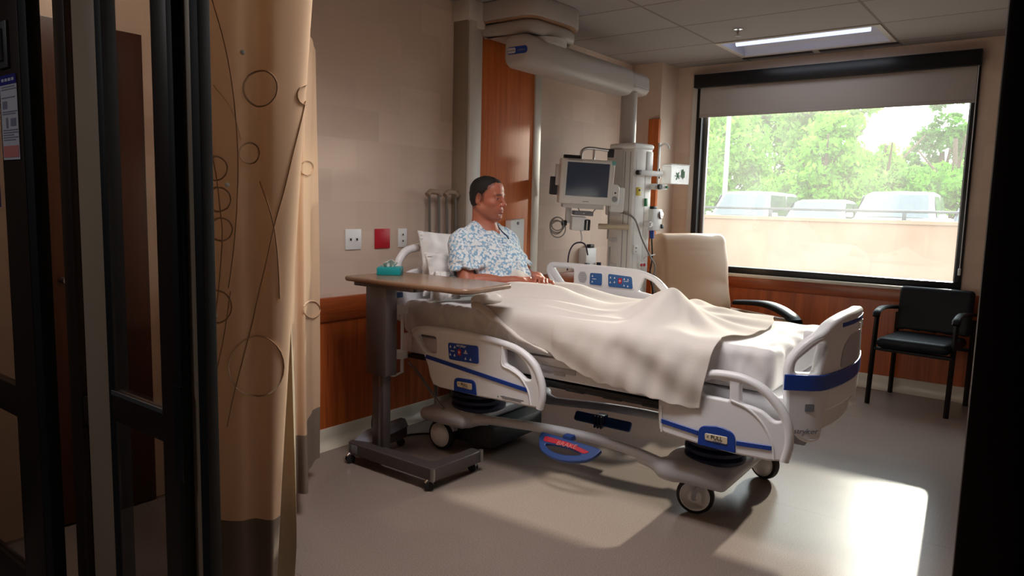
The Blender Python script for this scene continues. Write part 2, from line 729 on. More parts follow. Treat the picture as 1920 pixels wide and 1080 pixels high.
    w = t.noise(t.map(t.obj(), scale=(200, 200, 200)), 3, 2)
    d = t.n('ShaderNodeBsdfDiffuse'); d.inputs[0].default_value = lin((176, 166, 160)) + (1,)
    tl = t.n('ShaderNodeBsdfTranslucent'); tl.inputs[0].default_value = lin((150, 140, 132)) + (1,)
    mx = t.n('ShaderNodeMixShader'); mx.inputs[0].default_value = .10
    t.l(t.mix(w, lin((168, 158, 152)), lin((184, 175, 168))), d.inputs[0])
    t.l(d.outputs[0], mx.inputs[1]); t.l(tl.outputs[0], mx.inputs[2]); t.l(mx.outputs[0], t.out.inputs[0])
    m['blind'] = t.m

    # --- lamps
    t = NT('fluorescent tube')
    e = t.n('ShaderNodeEmission'); e.inputs[0].default_value = (.62, .70, 1.0, 1); e.inputs[1].default_value = 1.5
    t.l(e.outputs[0], t.out.inputs[0])
    m['tube'] = t.m
    m['trough'] = mat('white enamel reflector', (206, 208, 222), .35)

    # --- plastics, metals
    m['bed_white'] = mat('warm white bed plastic', (232, 231, 234), .38, var=.03)
    m['bed_grey'] = mat('light grey bed plastic', (182, 182, 188), .42, var=.04)
    m['bed_steel'] = mat('grey painted steel', (150, 154, 162), .4, .2)
    m['bed_dark'] = mat('dark bed mechanism', (34, 34, 38), .55)
    m['blue'] = mat('blue bed plastic', (22, 62, 150), .4, var=.05)
    m['blue_panel'] = mat('blue keypad', (44, 96, 158), .35, var=.05)
    m['navy'] = mat('navy rubber bellows', (20, 28, 62), .5)
    m['pedal_blue'] = mat('pedal blue plastic', (30, 62, 122), .45)
    m['pedal_red'] = mat('pedal red', (178, 22, 44), .5)
    m['red'] = mat('signal red', (190, 20, 40), .45)
    m['key_white'] = mat('white print', (232, 232, 232), .5)
    m['ink'] = mat('dark print', (38, 38, 46), .6)
    m['ink_grey'] = mat('grey print', (120, 122, 132), .6)
    m['tyre'] = mat('black rubber tyre', (24, 24, 26), .6)
    m['cream'] = mat('cream plastic', (214, 198, 170), .5)
    m['white'] = mat('white plastic', (236, 236, 236), .4, var=.03)
    m['grey_plastic'] = mat('grey plastic', (150, 150, 154), .45)
    m['black'] = mat('black plastic', (20, 20, 22), .45)
    m['equip'] = mat('equipment housing off white', (232, 228, 224), .4, var=.04)
    m['boom'] = mat('boom housing warm grey', (178, 170, 165), .45, var=.03)
    m['equip_grey'] = mat('equipment housing light grey', (206, 203, 202), .45, var=.04)
    m['chrome'] = mat('chrome', (210, 210, 214), .18, 1.0)
    m['steel'] = mat('brushed steel', (150, 148, 146), .35, .9)
    m['table_metal'] = mat('bronze grey table metal', (92, 84, 84), .36, .55, var=.05)
    m['table_metal_light'] = mat('grey pedestal foot cover', (126, 128, 138), .45, .2)
    m['table_top'] = wood('table laminate', (120, 92, 74), (150, 120, 98), 1, .5, .25)
    m['table_edge'] = mat('table edge band', (124, 104, 92), .35)
    m['screen'] = mat('display glass reflection tone', (74, 86, 108), .22, 0, .6, var=.15, vs=3)  # blue grey base colour paints in the reflection on the dark screen
    m['teal'] = mat('teal card', (10, 152, 158), .5)
    m['teal_label'] = mat('pale teal label', (120, 190, 190), .5)
    m['tissue'] = mat('tissue paper', (238, 232, 226), .8, bump=(40, .3))
    m['yellow'] = mat('yellow socket', (222, 196, 60), .45)
    m['green'] = mat('green connector', (20, 130, 80), .45)
    m['cord'] = mat('black cord', (18, 18, 20), .5)
    m['grey_cord'] = mat('grey cable', (140, 134, 130), .5)
    m['sign_blue'] = mat('blue sign', (38, 34, 120), .5)
    m['paper'] = mat('printed paper', (196, 190, 194), .6)
    m['paper_red'] = mat('red print', (204, 120, 116), .6)
    m['paper_grey'] = mat('grey printing', (126, 124, 136), .6)
    m['leather'] = mat('tan vinyl upholstery', (188, 152, 122), .42, var=.06, bump=(120, .15, .002))
    m['dark_vinyl'] = mat('black blue vinyl', (12, 14, 20), .5, spec=.2, bump=(150, .12, .002))
    m['dark_frame'] = mat('black lacquered frame', (9, 8, 8), .5, spec=.25)

    # --- fabrics
    t = NT('white sheet')
    v = t.obj()
    weave = t.noise(t.map(v, scale=(1, 1, 1)), 420, 2)
    big = t.noise(v, 5, 4)
    col = t.mix(big, lin((222, 218, 218)), lin((236, 233, 232)))
    t.bsdf(col, .85, 0, .2, t.bump(weave, .1, .001), Sheen_Weight=.2)
    m['sheet'] = t.m

    t = NT('cream blanket')
    v = t.obj()
    cr = t.n('ShaderNodeTexWave'); cr.inputs['Scale'].default_value = 55; cr.inputs['Distortion'].default_value = 2.0
    t.l(v, cr.inputs['Vector'])
    cr2 = t.n('ShaderNodeTexWave'); cr2.bands_direction = 'Y'; cr2.inputs['Scale'].default_value = 55; cr2.inputs['Distortion'].default_value = 2.0
    t.l(v, cr2.inputs['Vector'])
    h = t.math('ADD', cr.outputs['Fac'], cr2.outputs['Fac'])
    big = t.noise(v, 4, 3)
    col = t.mix(big, lin((232, 223, 216)), lin((241, 234, 228)))
    df = t.n('ShaderNodeBsdfDiffuse')
    t.l(col, df.inputs[0])
    t.l(t.bump(h, .05, .002), df.inputs['Normal'])
    tl = t.n('ShaderNodeBsdfTranslucent')
    t.l(col, tl.inputs[0])
    mx = t.n('ShaderNodeMixShader'); mx.inputs[0].default_value = .22
    t.l(df.outputs[0], mx.inputs[1]); t.l(tl.outputs[0], mx.inputs[2])
    t.l(mx.outputs[0], t.out.inputs[0])
    m['blanket'] = t.m
    m['pillow'] = mat('white pillowcase', (234, 230, 228), .85, var=.02, bump=(30, .1, .004))

    t = NT('gown print')
    v = t.obj()
    vo = t.n('ShaderNodeTexVoronoi'); vo.feature = 'F1'; vo.inputs['Scale'].default_value = 46; vo.inputs['Randomness'].default_value = .6
    wob = t.n('ShaderNodeTexNoise'); wob.inputs['Scale'].default_value = 60; t.l(v, wob.inputs['Vector'])
    t.l(t.mix(.012, v, wob.outputs['Color'], 'ADD'), vo.inputs['Vector'])
    ring = t.ramp(vo.outputs['Distance'], [(.06, (1, 1, 1)), (.11, (0, 0, 0)), (.38, (0, 0, 0)), (.50, (1, 1, 1))])
    brk = t.noise(v, 70, 2)
    g = t.ramp(brk, [(.42, (0, 0, 0)), (.52, (1, 1, 1))])
    mask = t.mix(1.0, ring, g, 'MULTIPLY')
    tone = t.noise(v, 38, 1)
    blue = t.mix(tone, lin((58, 126, 178)), lin((156, 200, 226)))
    col = t.mix(t.math('MULTIPLY', mask, .9), lin((232, 236, 240)), blue)
    t.bsdf(col, .8, 0, .2, t.bump(t.noise(v, 300, 2), .1, .001))
    m['gown'] = t.m

    t = NT('curtain fabric')
    v = t.obj()
    big = t.noise(t.map(v, scale=(3, 3, 1)), 3, 4)
    weave = t.noise(v, 350, 2)
    col = t.mix(big, lin((228, 194, 160)), lin((240, 208, 176)))
    df = t.n('ShaderNodeBsdfDiffuse'); t.l(col, df.inputs[0]); t.l(t.bump(weave, .1, .001), df.inputs['Normal'])
    tl = t.n('ShaderNodeBsdfTranslucent'); t.l(col, tl.inputs[0])
    mx = t.n('ShaderNodeMixShader'); mx.inputs[0].default_value = .25
    t.l(df.outputs[0], mx.inputs[1]); t.l(tl.outputs[0], mx.inputs[2]); t.l(mx.outputs[0], t.out.inputs[0])
    m['curtain'] = t.m
    m['curtain_band'] = mat('grey brown curtain hem band', (128, 112, 98), .8)
    m['curtain_line'] = mat('embroidered thread', (206, 174, 142), .8)
    m['curtain_lining'] = mat('pale curtain lining', (212, 196, 166), .8)
    m['crutch_pad'] = mat('tan foam pad', (150, 126, 108), .6)
    m['dot'] = mat('white reflection dot', (240, 236, 230), .5)  # white colour of the painted reflection spots

    # --- skin: the tint of lips, brows, stubble and eyes rides on a colour attribute of the body mesh
    t = NT('skin')
    a = t.n('ShaderNodeAttribute'); a.attribute_name = 'skin_tone'
    nz = t.noise(t.obj(), 60, 4)
    col = t.mix(t.math('MULTIPLY', nz, .3), a.outputs['Color'], (.30, .10, .06), 'MIX')
    p = t.bsdf(col, .48, 0, .4, t.bump(t.noise(t.obj(), 260, 3), .08, .001))
    p.inputs['Subsurface Weight'].default_value = .12
    p.inputs['Subsurface Radius'].default_value = (.012, .004, .002)
    p.inputs['Subsurface Scale'].default_value = .3
    m['skin'] = t.m
    m['hair'] = mat('short dark hair', (20, 13, 10), .7, var=.4, vs=90, bump=(240, .6, .003))

    # --- outside
    m['concrete'] = mat('tan concrete', (136, 106, 84), .85, var=.08, vs=1.5, bump=(8, .1))
    m['asphalt'] = mat('pale paving', (132, 124, 116), .9, var=.1, vs=1)
    m['rail'] = mat('grey handrail', (70, 72, 74), .5, .4)
    m['car_white'] = mat('white car paint', (222, 222, 222), .3, coat=None) if False else mat('white car paint', (222, 222, 222), .3)
    m['car_grey'] = mat('grey car paint', (120, 126, 130), .3, .3)
    m['car_dark'] = mat('dark car paint', (44, 46, 50), .3, .3)
    m['car_glass'] = mat('car window glass', (60, 68, 72), .08, 0, .8)
    m['bark'] = mat('tree bark', (86, 70, 56), .9, bump=(12, .4))
    for i, (a, b) in enumerate((((78, 134, 36), (140, 196, 72)), ((56, 108, 40), (112, 166, 66)), ((96, 152, 54), (160, 206, 96)))):
        t = NT('leaves %d' % i)
        oi = t.n('ShaderNodeTexNoise'); oi.inputs['Scale'].default_value = 1.7; oi.inputs['Detail'].default_value = 6
        t.l(t.obj(), oi.inputs['Vector'])
        col = t.ramp(oi.outputs['Fac'], [(.3, lin(a)), (.7, lin(b))])
        df = t.n('ShaderNodeBsdfDiffuse'); t.l(col, df.inputs[0])
        tl = t.n('ShaderNodeBsdfTranslucent'); t.l(col, tl.inputs[0])
        mx = t.n('ShaderNodeMixShader'); mx.inputs[0].default_value = .45
        t.l(df.outputs[0], mx.inputs[1]); t.l(tl.outputs[0], mx.inputs[2]); t.l(mx.outputs[0], t.out.inputs[0])
        m['leaf%d' % i] = t.m
    return m

M = build_mats()
# ------------------------------------------------------------------ the setting
YH = 3.185      # head wall
XW = 6.22       # window wall
ZC = 2.62       # ceiling
WY0, WY1, WZ0, WZ1 = .575, 2.70, .815, 2.53   # window opening

b = B().box((-1.5, -1.4, -.06), (XW + .25, YH + .2, 0)); structure(b.emit('floor', M['floor'], smooth=0))
LX0, LX1, LY0, LY1 = 5.43, 6.01, 1.105, 2.24
b = B().plate([[(.80, -1.4), (XW + .1, -1.4), (XW + .1, YH + .1), (.80, YH + .1)],
               [(LX0, LY0), (LX0, LY1), (LX1, LY1), (LX1, LY0)]], .04, (0, 0, ZC + .02), (1, 0, 0), (0, 1, 0))
structure(b.emit('ceiling', M['ceiling'], smooth=0))
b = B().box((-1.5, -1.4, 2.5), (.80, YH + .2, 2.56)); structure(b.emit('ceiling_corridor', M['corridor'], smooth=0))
b = B().box((-1.5, YH, 0), (XW + .2, YH + .12, ZC + .1)); structure(b.emit('wall_head', M['paper_x'], smooth=0))
b = B().box((.80, -1.42, 0), (XW + .2, -1.3, ZC + .1)); structure(b.emit('wall_right', M['paper_x'], smooth=0))
b = B()
b.box((XW, -1.3, 0), (XW + .2, WY0, ZC + .1)); b.box((XW, WY1, 0), (XW + .2, YH, ZC + .1))
b.box((XW, WY0, 0), (XW + .2, WY1, WZ0)); b.box((XW, WY0, WZ1), (XW + .2, WY1, ZC + .1))
structure(b.emit('wall_window', M['paper_y'], smooth=0))
b = B().box((5.884, 2.895, 0), (XW, YH, ZC)); structure(b.emit('wall_corner_column', M['paper_y'], smooth=0))
# corridor shell
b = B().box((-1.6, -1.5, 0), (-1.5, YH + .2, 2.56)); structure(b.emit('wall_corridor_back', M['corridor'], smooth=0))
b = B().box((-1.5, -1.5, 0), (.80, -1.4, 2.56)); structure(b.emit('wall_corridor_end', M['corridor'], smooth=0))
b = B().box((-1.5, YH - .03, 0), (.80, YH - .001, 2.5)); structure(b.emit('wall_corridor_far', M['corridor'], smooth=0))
# wall with the sliding glass doors
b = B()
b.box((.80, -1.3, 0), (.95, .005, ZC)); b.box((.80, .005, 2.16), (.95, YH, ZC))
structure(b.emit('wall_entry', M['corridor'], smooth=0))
b = B().box((.79, .005, 0), (.96, .058, 2.16), .004); structure(b.emit('trim_door_post', M['bronze']))

# wainscot, rail and base
def wains_x(n, x0, x1, base_from=None):
    b = B().box((x0, YH - .02, .09), (x1, YH, .70)); structure(b.emit('trim_%d' % n, M['panel_x'], smooth=0))
    b = B().box((x0, YH - .032, .70), (x1, YH, .832), .008); structure(b.emit('trim_%d' % (n + 1), M['rail_x']))
def cove(name, p0, p1, nrm):
    """coved vinyl base: upright strip curving onto the floor"""
    p0, p1, nrm = V(p0), V(p1), V(nrm)
    prof = [(0, .102), (.006, .102), (.008, .098), (.008, .05), (.012, .03), (.022, .014), (.04, .004), (.07, .0015), (.07, 0), (0, 0)]
    P = [[p + nrm * d + V((0, 0, z)) for d, z in prof] for p in (p0, p1)]
    structure(B().grid(P).emit(name, M['base'], smooth=30))
wains_x(1, 1.60, 3.50)
wains_x(3, 4.487, 5.884)
b = B().box((XW - .02, -1.3, .09), (XW, 2.895, .69)); structure(b.emit('trim_5', M['panel_x'], smooth=0))
b = B().box((XW - .03, -1.3, .69), (XW, 2.895, .79), .006); structure(b.emit('trim_6', M['rail_y']))
b = B().box((5.864, 2.9, .09), (5.884, YH - .034, .832)); structure(b.emit('trim_7', M['panel_x'], smooth=0))
cove('baseboard_head', (1.60, YH - .02, 0), (3.5, YH - .02, 0), (0, -1, 0))
cove('baseboard_head.001', (4.487, YH - .02, 0), (5.86, YH - .02, 0), (0, -1, 0))
cove('baseboard_window', (XW - .02, -1.3, 0), (XW - .02, 2.895, 0), (-1, 0, 0))

# bathroom door on the head wall, behind the glass
b = B().box((1.12, YH - .035, .01), (1.535, YH - .001, 2.03), .003)
d = structure(b.emit('door_1', M['dark_wood']))
b = B().cyl((1.19, YH - .035, 1.02), (1.19, YH - .075, 1.02), .012); b.tube([(1.19, YH - .075, 1.02), (1.30, YH - .075, 1.02)], .009)
b.emit('door_handle', M['steel'], d)

# window
w = bpy.data.objects.new('window_1', None); _link(w); w.location = (XW, (WY0 + WY1) / 2, WZ0); w['kind'] = 'structure'
b = B()
x0, x1 = XW - .018, XW + .09
b.box((x0, WY0, WZ0), (x1, WY1, WZ0 + .055), .003)
b.box((x0, WY0, WZ1 - .06), (x1, WY1, WZ1), .003)
b.box((x0, WY0, WZ0 + .055), (x1, WY0 + .045, WZ1 - .06), .003)
b.box((x0, WY1 - .05, WZ0 + .055), (x1, WY1, WZ1 - .06), .003)
b.emit('window_frame', M['black_frame'], w)
b = B()
b.box((XW + .055, WY1 - .085, WZ0 + .055), (XW + .085, WY1 - .05, WZ1 - .06), .002)
b.box((XW + .055, WY0 + .045, WZ0 + .055), (XW + .085, WY0 + .06, WZ1 - .06), .002)
b.emit('glazing_bead', M['grey_alu'], w)
b = B().box((XW + .066, WY0 + .045, WZ0 + .055), (XW + .072, WY1 - .05, WZ1 - .06)); b.emit('window_glass', M['window_glass'], w, smooth=0)
b = B().box((XW - .045, WY0 - .03, WZ0 - .028), (XW - .0, WY1 + .04, WZ0), .005); b.emit('window_sill', M['sill'], w)
b = B().box((XW - .012, WY1, WZ0), (XW, WY1 + .05, WZ1 + .02), .003); structure(b.emit('trim_8', M['white_trim']))
b = B().box((XW - .012, WY0, WZ1), (XW, WY1 + .05, WZ1 + .02), .003); structure(b.emit('trim_9', M['white_trim']))

# roller blind
t = thing('roller_blind', 'light grey roller blind lowered over the top of the big window', 'blind', (XW - .04, (WY0 + WY1) / 2, 2.16))
b = B().box((XW - .095, WY0 - .005, 2.42), (XW - .02, WY1 + .005, 2.53), .004); b.emit('blind_cassette', M['black_frame'], t)
b = B().box((XW - .046, WY0 + .02, 2.185), (XW - .044, WY1 - .04, 2.43)); b.emit('blind_fabric', M['blind'], t, smooth=0)
b = B().box((XW - .052, WY0 + .02, 2.165), (XW - .038, WY1 - .04, 2.19), .004); b.emit('hem_bar', M['blind'], t)
pts = [(XW - .06, WY0 + .012, 2.43), (XW - .06, WY0 + .012, .97)]
b = B().tube(pts, .002, 6); b.tube([(XW - .075, WY0 + .012, 2.43), (XW - .075, WY0 + .012, .97)], .002, 6)
b.box((XW - .085, WY0 + .004, .93), (XW - .05, WY0 + .02, .98), .004)
b.emit('pull_chain', M['white'], t)

# ceiling light
t = thing('ceiling_light', 'recessed ceiling light glowing bluish above the window', 'ceiling light', ((LX0 + LX1) / 2, (LY0 + LY1) / 2, ZC))
b = B()
fw = .03
b.box((LX0 - .005, LY0 - .005, ZC - .008), (LX0 + fw, LY1 + .005, ZC - .0005)); b.box((LX1 - fw, LY0 - .005, ZC - .008), (LX1 + .005, LY1 + .005, ZC - .0005))
b.box((LX0 + fw, LY0 - .005, ZC - .008), (LX1 - fw, LY0 + fw, ZC - .0005)); b.box((LX0 + fw, LY1 - fw, ZC - .008), (LX1 - fw, LY1 + .005, ZC - .0005))
b.emit('frame', M['white_trim'], t, smooth=0)
prof = [(LX0 + fw, ZC), (LX0 + .05, ZC + .04), (LX0 + .14, ZC + .07), ((LX0 + LX1) / 2, ZC + .09), (LX1 - .14, ZC + .07), (LX1 - .05, ZC + .04), (LX1 - fw, ZC)]
b = B().grid([[(x, y, z) for x, z in prof] for y in (LY0 + fw, LY1 - fw)])
b.add([(x, LY0 + fw, z) for x, z in prof], [tuple(range(7))]); b.add([(x, LY1 - fw, z) for x, z in prof], [tuple(range(7))])
b.box((LX0 - .02, LY0 - .02, ZC + .10), (LX1 + .02, LY1 + .02, ZC + .12))
b.emit('reflector', M['trough'], t)
b = B().tube([(LX0 + .22, LY0 + .10, ZC + .028), (LX0 + .22, LY1 - .08, ZC + .028)], .022, 12)
b.emit('tube_lamp', M['tube'], t)
# air slot between the light and the window wall
t = thing('ceiling_vent', 'narrow black linear air slot in ceiling between light and window', 'vent', (6.1, 1.68, ZC))
b = B().box((6.06, 1.10, ZC - .006), (6.115, 1.655, ZC - .0005)); b.box((6.06, 1.70, ZC - .006), (6.115, 2.26, ZC - .0005)); b.emit('slot', M['black'], t, smooth=0)
b = B().box((6.05, 1.655, ZC - .008), (6.125, 1.70, ZC - .0005)); b.emit('divider', M['white_trim'], t, smooth=0)
# sprinkler
t = thing('sprinkler', 'small ceiling sprinkler head beside the recessed light', 'sprinkler', (5.10, 1.944, ZC))
b = B().lathe([(.035, 0), (.035, -.004), (.012, -.008), (.008, -.03), (.008, -.045)], (5.10, 1.944, ZC - .0005)); b.emit('body', M['chrome'], t)
b = B().lathe([(.022, -.045), (.022, -.048)], (5.10, 1.944, ZC - .0005)); b.emit('deflector', M['chrome'], t)
# ------------------------------------------------------------------ hospital bed (built square, then turned a little by its root)
def bisect_bm(b, axis, values):
    bm = bmesh.new()
    vs_ = [bm.verts.new(p) for p in b.v]
    for f in b.f:
        try:
            bm.faces.new([vs_[i] for i in f])
        except ValueError:
            pass
    n = [0, 0, 0]; n[axis] = 1
    for val in values:
        p = [0, 0, 0]; p[axis] = val
        bmesh.ops.bisect_plane(bm, geom=list(bm.verts) + list(bm.edges) + list(bm.faces), plane_co=p, plane_no=n, dist=1e-5)
    nb = B()
    nb.bm(bm)
    return nb

def yz(X, loops, th, bev=.006, seg=3):
    return B().plate(loops, th, (X, 0, 0), (0, 1, 0), (0, 0, 1), bev, seg)

BED_A = .025
BP = (3.27, 1.85, 0)
bed = thing('hospital_bed', 'white electric hospital bed with blue striped side rails on castors', 'bed', BP, BED_A)

def rail_common(X, part, stripes, keypads, recess, label, side, note=None):
    """details on the outer face; side -1 = faces -X"""
    fx = X + side * .019
    for s in stripes:
        b = yz(fx, [s], .006, .0015, 1); b.emit('blue_stripe', M['blue'], part)
    for kp in keypads:
        b = yz(fx, [rpoly(kp, .014)], .010, .003, 2); b.emit('keypad', M['blue'] if side < 0 else M['blue_panel'], part)
        ys = [p[0] for p in kp]; zs = [p[1] for p in kp]
        y0, y1, z0, z1 = min(ys), max(ys), min(zs), max(zs)
        w_, h_ = y1 - y0, z1 - z0
        sgn = 1 if side < 0 else -1
        b = B()
        for a, c in ((.9, .74), (.76, .74), (.9, .30), (.76, .30), (.40, .62), (.40, .22), (.24, .22)):
            yy = y0 + a * w_ if side < 0 else y1 - a * w_
            zz = z0 + c * h_
            b.plate([[(yy - .006, zz - .006), (yy + .006, zz - .006), (yy, zz + .007)]], .003, (fx + side * .006, 0, 0), (0, 1, 0), (0, 0, 1))
        for a in (.83, .40):
            yy = y0 + a * w_ if side < 0 else y1 - a * w_
            b.box((fx + side * .0055 - .001, yy - .012, z0 + .48 * h_), (fx + side * .0055 + .001, yy + .012, z0 + .53 * h_))
        b.emit('keypad_print', M['key_white'], part, smooth=0)
        b = B()
        yy = y0 + .6 * w_ if side < 0 else y1 - .45 * w_
        zz = z0 + .5 * h_
        b.plate([rrect(yy - .011, zz - .016, yy + .011, zz + .016, .004)], .004, (fx + side * .006, 0, 0), (0, 1, 0), (0, 0, 1)); b.emit('call_button', M['red'], part, smooth=0)
        b = B()
        xq = fx + side * .0085
        b.box((xq - .001, yy - .002, zz - .008), (xq + .001, yy + .002, zz + .008)); b.box((xq - .001, yy - .007, zz - .002), (xq + .001, yy + .007, zz + .002))
        b.emit('cross_symbol', M['key_white'], part, smooth=0)
    if recess:
        b = yz(fx, [rpoly(recess, [.03, .03, .002, .002] if len(recess) == 4 else [.03, .02, .03, .002, .002])], .008, .002, 1); b.emit('release_surround', M['blue'], part)
        b = yz(fx + side * .004, [rpoly(label, .008)], .006, .0015, 1); b.emit('release_label', M['cream'], part)
        cy_ = sum(p[0] for p in label) / 4; cz = sum(p[1] for p in label) / 4
        b = B().text('PULL', .022, (fx + side * .008, cy_ - .002, cz + .003), (0, -1, 0), (0, 0, 1), .001)
        b.emit('release_lettering', M['ink'], part, smooth=0)
        b = B(); b.box((fx + side * .0078 - .0005, cy_ - .022, cz - .012), (fx + side * .0078 + .0005, cy_ + .012, cz - .009)); b.box((fx + side * .0078 - .0005, cy_ + .032, cz + .0), (fx + side * .0078 + .0005, cy_ + .038, cz + .006))
        b.emit('release_print', M['ink_grey'], part, smooth=0)

# --- near head rail (lowered)
X = 2.80
outer = spline([(2.799, .672), (2.75, .695), (2.644, .706), (2.433, .706), (2.222, .696), (2.084, .670), (1.991, .622), (1.94, .545), (1.922, .473), (1.935, .41)], 4) + \
        [(1.95, .392), (2.005, .388), (2.183, .387), (2.327, .383), (2.481, .385), (2.577, .386), (2.63, .395), (2.655, .44), (2.668, .49), (2.70, .55), (2.745, .60), (2.785, .64)]
hole1 = rpoly([(2.75, .657), (2.612, .655), (2.607, .567), (2.664, .556), (2.70, .58)], .015)
hole2 = rpoly([(2.161, .654), (2.119, .653), (2.069, .630), (2.037, .600), (2.007, .559), (1.995, .525), (2.028, .518), (2.072, .545), (2.11, .565), (2.156, .577)], .012)
nh = yz(X, [outer, hole1, hole2], .034, .009).emit('side_rail', M['bed_white'], bed)
b = B().tube([(X - .004, y, z - .018) for y, z in spline([(2.775, .668), (2.70, .70), (2.60, .708), (2.433, .708), (2.222, .698), (2.084, .674), (1.995, .622), (1.948, .545), (1.936, .47), (1.95, .405)], 5)], .019, 12)
b.emit('grab_rim', M['bed_white'], nh)
b = B().tube([(X - .018, y, z) for y, z in spline([(2.172, .665), (2.172, .575), (2.12, .555), (2.06, .528), (2.012, .47), (1.992, .40)], 5)], .0045, 6); b.emit('moulded_bead', M['white'], nh)
rail_common(X, nh, [[(2.684, .531), (2.676, .552), (2.017, .480), (2.010, .459)]], [[(2.523, .638), (2.323, .646), (2.317, .554), (2.513, .55)]],
            [(2.478, .460), (2.337, .466), (2.327, .389), (2.477, .389)], [(2.456, .443), (2.356, .446), (2.355, .413), (2.452, .416)], -1)
b = B().text('stryker', .022, (X - .026, 2.43, .633), (0, -1, 0), (0, 0, 1), .001, shear=.2); b.emit('maker_lettering', M['key_white'], nh, smooth=0)
b = B()
for z_, y0, y1 in ((.413, 2.035, 2.175), (.405, 2.05, 2.165)):
    b.box((X - .0185, y0, z_ - .0022), (X - .0175, y1, z_ + .0022))
b.add([(X - .0183, 2.186, .403), (X - .0183, 2.196, .403), (X - .0183, 2.191, .415)], [(0, 1, 2)])
b.emit('warning_print', M['ink_grey'], nh, smooth=0)

# --- near foot rail (lowered)
outer = spline([(1.335, .545), (1.28, .62), (1.20, .672), (1.108, .708), (1.007, .712), (.944, .698), (.888, .671), (.825, .612), (.790, .55), (.777, .48), (.79, .415)], 4) + \
        [(.81, .393), (.86, .384), (.995, .381), (1.135, .388), (1.30, .404), (1.325, .42), (1.332, .47)]
holeA = rpoly([(1.106, .674), (1.033, .674), (1.028, .597), (1.129, .600), (1.19, .625), (1.185, .635)], .012)
holeB = rpoly([(.987, .674), (.935, .668), (.904, .657), (.853, .609), (.819, .552), (.849, .544), (.898, .577), (.94, .587), (.982, .592)], .014)
nf = yz(X, [outer, holeA, holeB], .034, .009).emit('side_rail', M['bed_white'], bed)
b = B().tube([(X - .004, y, z - .016) for y, z in spline([(1.30, .60), (1.20, .675), (1.108, .708), (1.007, .712), (.944, .698), (.888, .671), (.828, .612), (.797, .55), (.790, .48), (.803, .41)], 5)], .019, 12)
b.emit('grab_rim', M['bed_white'], nf)
b = B().tube([(X - .018, y, z) for y, z in spline([(1.02, .60), (.95, .578), (.89, .53), (.85, .46), (.838, .395)], 5)], .0045, 6); b.emit('moulded_bead', M['white'], nf)
B().tube([(X - .018, 1.318, .52), (X - .018, 1.312, .41)], .0045, 6).emit('moulded_bead', M['white'], nf)
rail_common(X, nf, [[(1.318, .448), (1.318, .469), (1.15, .449), (1.15, .428)], [(.989, .420), (.989, .440), (.850, .449), (.850, .430)]], [],
            [(1.148, .470), (1.06, .485), (.994, .468), (.990, .388), (1.148, .390)], [(1.119, .446), (1.024, .448), (1.022, .417), (1.117, .417)], -1)

# --- far rails (head end raised, foot end lowered behind the mattress)
X = 3.74
outer = spline([(2.44, .70), (2.44, .86), (2.50, .93), (2.54, .975), (2.515, 1.012), (2.451, 1.016), (2.25, 1.015), (2.036, 1.012), (1.919, 1.006), (1.835, .985), (1.774, .95), (1.715, .89), (1.68, .80), (1.69, .70)], 4)
holeL = rpoly([(2.495, .985), (2.343, .985), (2.341, .895), (2.42, .895)], .014)
holeR = rpoly([(1.878, .968), (1.83, .955), (1.775, .905), (1.74, .86), (1.80, .868), (1.913, .884)], .014)
fr = yz(X, [outer, holeL, holeR], .034, .009).emit('side_rail', M['bed_white'], bed)
b = B().tube([(X, y, z - .015) for y, z in spline([(2.455, .86), (2.50, .92), (2.528, .975), (2.505, 1.008), (2.451, 1.014), (2.25, 1.013), (2.036, 1.010), (1.919, 1.004), (1.835, .983), (1.78, .95), (1.725, .89)], 4)], .018, 12)
b.emit('grab_rim', M['bed_white'], fr)
rail_common(X, fr, [], [], None, None, -1)
fx = X - .019
for i, kp in enumerate(([(2.223, .969), (2.142, .97), (2.141, .898), (2.224, .9)], [(2.101, .972), (1.948, .965), (1.938, .895), (2.097, .897)])):
    yz(fx, [rpoly([(y + (.006 if k in (0, 3) else -.006), z + (.006 if k < 2 else -.006)) for k, (y, z) in enumerate(kp)], .012)], .005, .001, 1).emit('keypad_surround', M['white'], fr)
    yz(fx - .003, [rpoly(kp, .012)], .008, .002, 2).emit('keypad', M['blue_panel'], fr)
    b = B()
    y1_ = max(p[0] for p in kp); z1_ = max(p[1] for p in kp)
    for a, c in (((.02, .018), (.02, .052)) if i == 0 else ((.018, .02), (.045, .02), (.045, .045), (.018, .048), (.108, .022), (.132, .024), (.108, .060), (.132, .062))):
        yy, zz = y1_ - a, z1_ - c
        b.plate([[(yy - .005, zz - .005), (yy + .005, zz - .005), (yy, zz + .006)]], .003, (fx - .0075, 0, 0), (0, 1, 0), (0, 0, 1))
    b.box((fx - .0085, y1_ - .045 if i == 0 else y1_ - .135, z1_ - .037), (fx - .0065, y1_ - .02 if i == 0 else y1_ - .105, z1_ - .034))
    b.emit('keypad_print', M['key_white'], fr, smooth=0)
b = yz(fx - .004, [rrect(2.008, .920, 2.032, .952, .004)], .008, .001, 1); b.emit('call_button', M['red'], fr)
b = B(); b.box((fx - .0095, 2.0185, .928), (fx - .0075, 2.0215, .944)); b.box((fx - .0095, 2.0135, .9345), (fx - .0075, 2.0265, .9375)); b.emit('cross_symbol', M['key_white'], fr, smooth=0)
b = B()
for k in range(9):
    z_ = .968 - k * .0075
    hw = .030 * math.sin(PI * (k + 1) / 10) ** .5
    b.box((fx - .0006, 2.277 - hw, z_ - .0012), (fx + .0006, 2.277 + hw, z_ + .0012))
b.emit('speaker_grille', M['ink_grey'], fr, smooth=0)
outer = [(1.33, .42), (1.33, .60), (1.2, .69), (1.0, .70), (.88, .66), (.79, .55), (.79, .42)]
yz(X, [rpoly(outer, .05)], .034, .009).emit('side_rail', M['bed_white'], bed)

